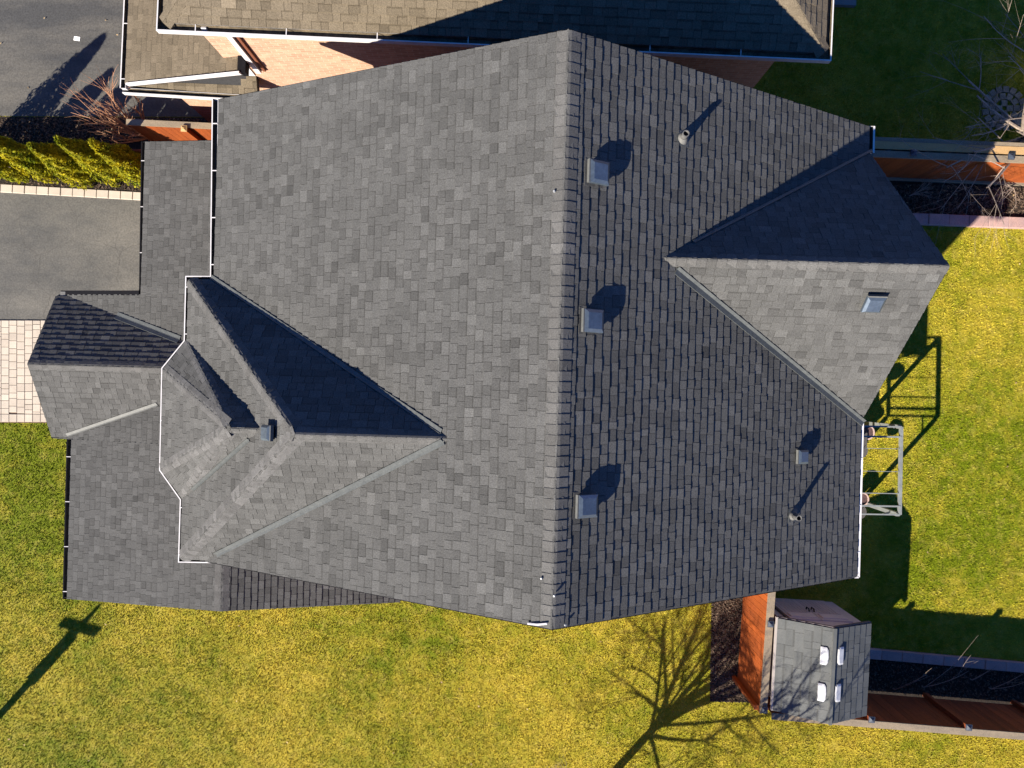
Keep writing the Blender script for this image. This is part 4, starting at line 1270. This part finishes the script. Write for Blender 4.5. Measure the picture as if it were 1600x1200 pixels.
bare_tree('bare_tree', 'leafless tree below the frame that casts branch shadows on the lawn and shed', gpx(903, 1268), 2.1, .12, 16, 11, 4, length=2.25, spread=.64, kids=(4, 5), tilt=(.1, 1.4), up=.1, thick=.54, shrink=.56, limb_r=.34,
          extra=[(-.45, .65, 2.9), (-.1, .75, 3.1), (.15, .70, 2.9), (-.25, .55, 2.9), (.0, .95, 2.9), (-.7, .75, 2.9)])
bare_tree('bare_tree', 'pale leafless tree rising behind the top right fence', gpx(1552, 238), 1.3, .07, 14, 23, 3, length=2.3, spread=.6, kids=(3, 5), tilt=(.5, 1.3), thick=.42, up=.05, dirs=[2.6, 3.1, 3.6, 2.1, 4.2, 1.5, .3, 5.2, 3.3])
bare_tree('bare_shrub', 'leafless shrub with thin grey twigs in the top right bed', gpx(1421, 306), .12, .02, 6, 31, 2, (m_bark, m_bark), .42, .6, .05, 'shrub', (2, 4), tilt=(.5, 1.2), dirs=[.2, .7, -.2, 1.1, .4, .0])
bare_tree('bare_shrub', 'bare weeping branchlets drooping over the bed edge at the right', gpx(1573, 298), .25, .025, 5, 37, 2, (m_bark, m_bark), .62, .5, .0, 'shrub', (2, 4), tilt=(1.0, 1.5), dirs=[3.0, 3.5, 4.0, 2.6, 4.6], droop=.12)
bare_tree('red_shrub', 'leafless red-brown shrub arching over the short orange fence', gpx(238, 221), .3, .05, 15, 5, 2, (m_twig, m_twig), 1.12, .42, .12, 'shrub', (3, 4), tilt=(.15, 1.1), dirs=[2.2, 2.7, 3.1, 1.7, 3.6, 2.4, 1.2, 4.2, .7, 3.9, 2.9, 5.0, 2.0])
for i, (u, v, hh) in enumerate(((1395, 1075, .9), (1440, 1072, 1.0), (1545, 1074, .9), (1515, 1060, .5))):
    bare_tree('bare_shrub', ('thin bare stem nearest the shed in the black bed', 'long bare stem leaning over the edging in the black bed', 'bare stem at the right end of the black bed', 'low bare twigs against the bottom fence')[i], gpx(u, v), .1, .018, 2, 50 + i, 1, (m_bark, m_bark), hh * 1.15, .35, .0, 'shrub', (1, 2), tilt=(.7, 1.1), dirs=[.9, 1.0])

def cedar(u, v, h, rad, seed, label):
    rnd = np.random.RandomState(seed)
    p = gpx(u, v)
    t = thing('cedar_shrub', label, 'cedar', (p.x, p.y, 0), 0, 'cedars of the hedge')
    b = MB(); b.tube([p, p + Z * h * .35], [.05, .03], 6); b.build('trunk', m_bark, t)
    b = MB()
    n = 6500
    for i in range(n):
        z = h * (rnd.rand() ** .9) * .97 + .04
        f = z / h
        prof = rad * (1.0 - f ** 1.5) ** .85 * (0.75 + .25 * min(1, f * 5)) + .03
        az = rnd.rand() * 2 * PI
        lump = 1 + .22 * math.sin(az * 3 + seed + f * 7) + .16 * math.sin(az * 7 + f * 19 + seed * 2)
        rr = prof * lump * (0.55 + .5 * rnd.rand() ** .6)
        c = Vector((p.x + rr * math.cos(az), p.y + rr * math.sin(az), z))
        out = Vector((math.cos(az), math.sin(az), .55 + rnd.randn() * .3)).normalized()
        nrm = (out + Vector((rnd.randn(), rnd.randn(), rnd.randn())) * .38).normalized()
        up_ = (Vector((out.x * .5, out.y * .5, 1)) + Vector((rnd.randn(), rnd.randn(), rnd.randn())) * .35)
        up_ = (up_ - nrm * up_.dot(nrm)).normalized()
        sd_ = nrm.cross(up_)
        ln, w = .080 * (0.6 + .8 * rnd.rand()), .020 * (.6 + .8 * rnd.rand())
        tone = 0.6 + .75 * rnd.rand()
        a, e = c - up_ * ln * .4, c + up_ * ln * .6
        b.poly([a, c + sd_ * w, e, c - sd_ * w], tone)
        if rnd.rand() < .35:
            b.poly([a + out * .01, c + out * w, e + out * .02, c - out * w], tone * .9)
    b.build('foliage', m_cedar, t)
for i, (u, v, h, r, lb) in enumerate(((-24, 262, 2.75, .38, 'tall cedar just left of the frame whose shadow reaches the neighbouring driveway'),
        (32, 267, 2.1, .32, 'golden cedar at the left edge of the hedge, cut by the frame'), (84, 266, 2.35, .31, 'yellow-green cedar second from the left in the hedge'),
        (138, 272, 2.15, .33, 'broad green cedar in the middle of the hedge'), (187, 270, 2.45, .31, 'slim cedar right of the broad middle one in the hedge'),
        (231, 273, 2.4, .31, 'cedar of the hedge nearest the garage gutter'))):
    cedar(u, v, h, r, 40 + i, lb)

# ---- loose stuff
def scatter_quads(name, polys, n, m, smin, smax, z, tilt=.5, seed=1, label=None):
    rnd = np.random.RandomState(seed)
    V, Fc, T = [], [], []
    for poly, cnt in zip(polys, n):
        xs = [q[0] for q in poly]; ys = [q[1] for q in poly]
        k = 0
        while k < cnt:
            u, v = rnd.uniform(min(xs), max(xs)), rnd.uniform(min(ys), max(ys))
            if not inpoly(u, v, poly): continue
            k += 1
            p = gpx(u, v) + Z * (z + rnd.rand() * .02)
            X = Vector((rnd.randn(), rnd.randn(), rnd.randn() * tilt)).normalized()
            Y = X.cross(Vector((rnd.randn() * tilt, rnd.randn() * tilt, 1))).normalized()
            s = rnd.uniform(smin, smax); w = s * rnd.uniform(.3, .7)
            i = len(V); V += [p - X * s * .5, p + Y * w * .5, p + X * s * .5, p - Y * w * .5]
            Fc.append((i, i + 1, i + 2, i + 3)); T.append(.55 + .9 * rnd.rand())
    b = MB(); b.v = [tuple(q) for q in V]; b.f = Fc; b.t = T; b.m = [0] * len(Fc)
    o = b.build(name, m, None, 'stuff')
    return o
def inpoly(x, y, poly):
    c = False; j = len(poly) - 1
    for i in range(len(poly)):
        if (poly[i][1] > y) != (poly[j][1] > y) and x < (poly[j][0] - poly[i][0]) * (y - poly[i][1]) / (poly[j][1] - poly[i][1]) + poly[i][0]: c = not c
        j = i
    return c
BR = [(1280, 284), (1700, 298), (1700, 340), (1280, 330)]; BL = [(1180, 1010), (1700, 1052), (1700, 1105), (1180, 1066)]
HB = [(-60, 240), (250, 246), (250, 300), (-60, 286)]; ST = [(-100, 185), (330, 186), (330, 225), (-100, 218)]
scatter_quads('mulch_chips', [MB1, BR, BL, HB, ST], [5200, 5200, 4200, 3000, 3500], m_chip, .03, .085, .014, .5, 3)
scatter_quads('dead_leaves', [[(1440, 268), (1560, 270), (1560, 322), (1440, 318)], BR, ST, [(-20, 20), (190, 20), (190, 180), (-20, 180)], BL, [(0, 960), (1100, 1000), (1100, 1200), (0, 1200)], [(1430, 380), (1600, 380), (1600, 900), (1430, 900)]], [70, 45, 45, 9, 12, 45, 25], m_leaf, .035, .075, .03, .35, 4)
p = gpx(121, 61); b = MB(); b.box((p.x, p.y, .018), .15, .10, .006, -.15)
o = b.build('paper_scrap', m_paper); tag(o, 'white paper scrap lying on the dark driveway', 'paper')

# ring of cobbles in the neighbouring yard
ring = thing('stone_ring', 'round patch of small cobbles in the shaded yard behind the top right fence', 'paving', (gpx(1568, 170).x, gpx(1568, 170).y, 0), 0)
cb = MB(); 
for j in range(8): pass
cob = {}
for j, rr in enumerate((.13, .30, .47)):
    for k in range(int(2 * PI * rr / .17)):
        a = 2 * PI * k / int(2 * PI * rr / .17)
        c = gpx(1568, 170) + Vector((math.cos(a), math.sin(a), 0)) * rr
        tone = round(R.uniform(.75, 1.15) / .1) * .1
        if tone not in cob:
            b = MB(); b.box((0, 0, 0), .15, .14, .035, 0, tone); cob[tone] = shared('cobble', b, m_cobble)
        place('cobble', cob[tone], Matrix.Translation((c.x, c.y, 0.004)) @ Matrix.Rotation(a, 4, 'Z'), ring)

b = MB(); b.box((gpx(1318, -20).x, gpx(1318, -20).y, 0), .55, 1.0, .12, NY); o = b.build('step_slab', m_slab); tag(o, 'pale concrete step by the corner of the brick house', 'step')
g_ = gpx(1668, 130); b = MB(); b.box((g_.x, g_.y, 0), 1.6, 1.1, 1.3, NY)
t = thing('storage_box', 'pale grey storage box at the right edge behind the top fence', 'box', (g_.x, g_.y, 0), NY)
b.build('body', m_siding, t); b = MB(); b.box((g_.x, g_.y, 1.3), 1.7, 1.2, .05, NY); b.build('lid', m_greywood, t)

# ---- grass: short blades on every bit of turf the camera may see
def grass(n, seed=9):
    rnd = np.random.RandomState(seed)
    u = rnd.uniform(-130, 1730, n); v = rnd.uniform(-110, 1330, n)
    ok = np.ones(n, bool)
    for poly in HARD:
        inside = np.zeros(n, bool); j = len(poly) - 1
        for i in range(len(poly)):
            yi, yj = poly[i][1], poly[j][1]; xi, xj = poly[i][0], poly[j][0]
            if yi != yj:
                cond = ((yi > v) != (yj > v)) & (u < (xj - xi) * (v - yi) / (yj - yi) + xi)
                inside ^= cond
            j = i
        ok &= ~inside
    u, v = u[ok], v[ok]
    n = len(u)
    x = (u - 800) * H / F; y = (600 - v) * H / F
    # tussocks: lean and height vary smoothly
    fx = np.sin(x * 3.1 + np.sin(y * 2.3) * 2) + np.sin(y * 4.3 + np.sin(x * 1.7) * 2)
    az = rnd.uniform(0, 2 * np.pi, n) + fx * .4
    ln = (.022 + .028 * rnd.rand(n)) * (1 + .10 * fx)
    lean = rnd.uniform(.35, 1.25, n)
    w = rnd.uniform(.006, .013, n)
    dx, dy = np.cos(az), np.sin(az)
    V = np.empty((n, 3, 3), np.float32)
    V[:, 0] = np.stack([x - dy * w, y + dx * w, np.full(n, .001)], 1)
    V[:, 1] = np.stack([x + dy * w, y - dx * w, np.full(n, .001)], 1)
    V[:, 2] = np.stack([x + dx * ln * np.sin(lean), y + dy * ln * np.sin(lean), .004 + ln * np.cos(lean)], 1)
    me = bpy.data.meshes.new('grass')
    me.vertices.add(n * 3); me.vertices.foreach_set('co', V.reshape(-1))
    me.loops.add(n * 3); me.loops.foreach_set('vertex_index', np.arange(n * 3, dtype=np.int32))
    me.polygons.add(n); me.polygons.foreach_set('loop_start', np.arange(0, n * 3, 3, dtype=np.int32))
    try: me.polygons.foreach_set('loop_total', np.full(n, 3, np.int32))
    except Exception: pass
    a = me.attributes.new('tone', 'FLOAT', 'FACE'); a.data.foreach_set('value', (1 + rnd.randn(n) * .22).clip(.5, 1.7).astype(np.float32))
    me.materials.append(m_lawn); me.update(calc_edges=True)
    o = bpy.data.objects.new('grass', me); COL.objects.link(o); o['kind'] = 'stuff'
grass(1100000)
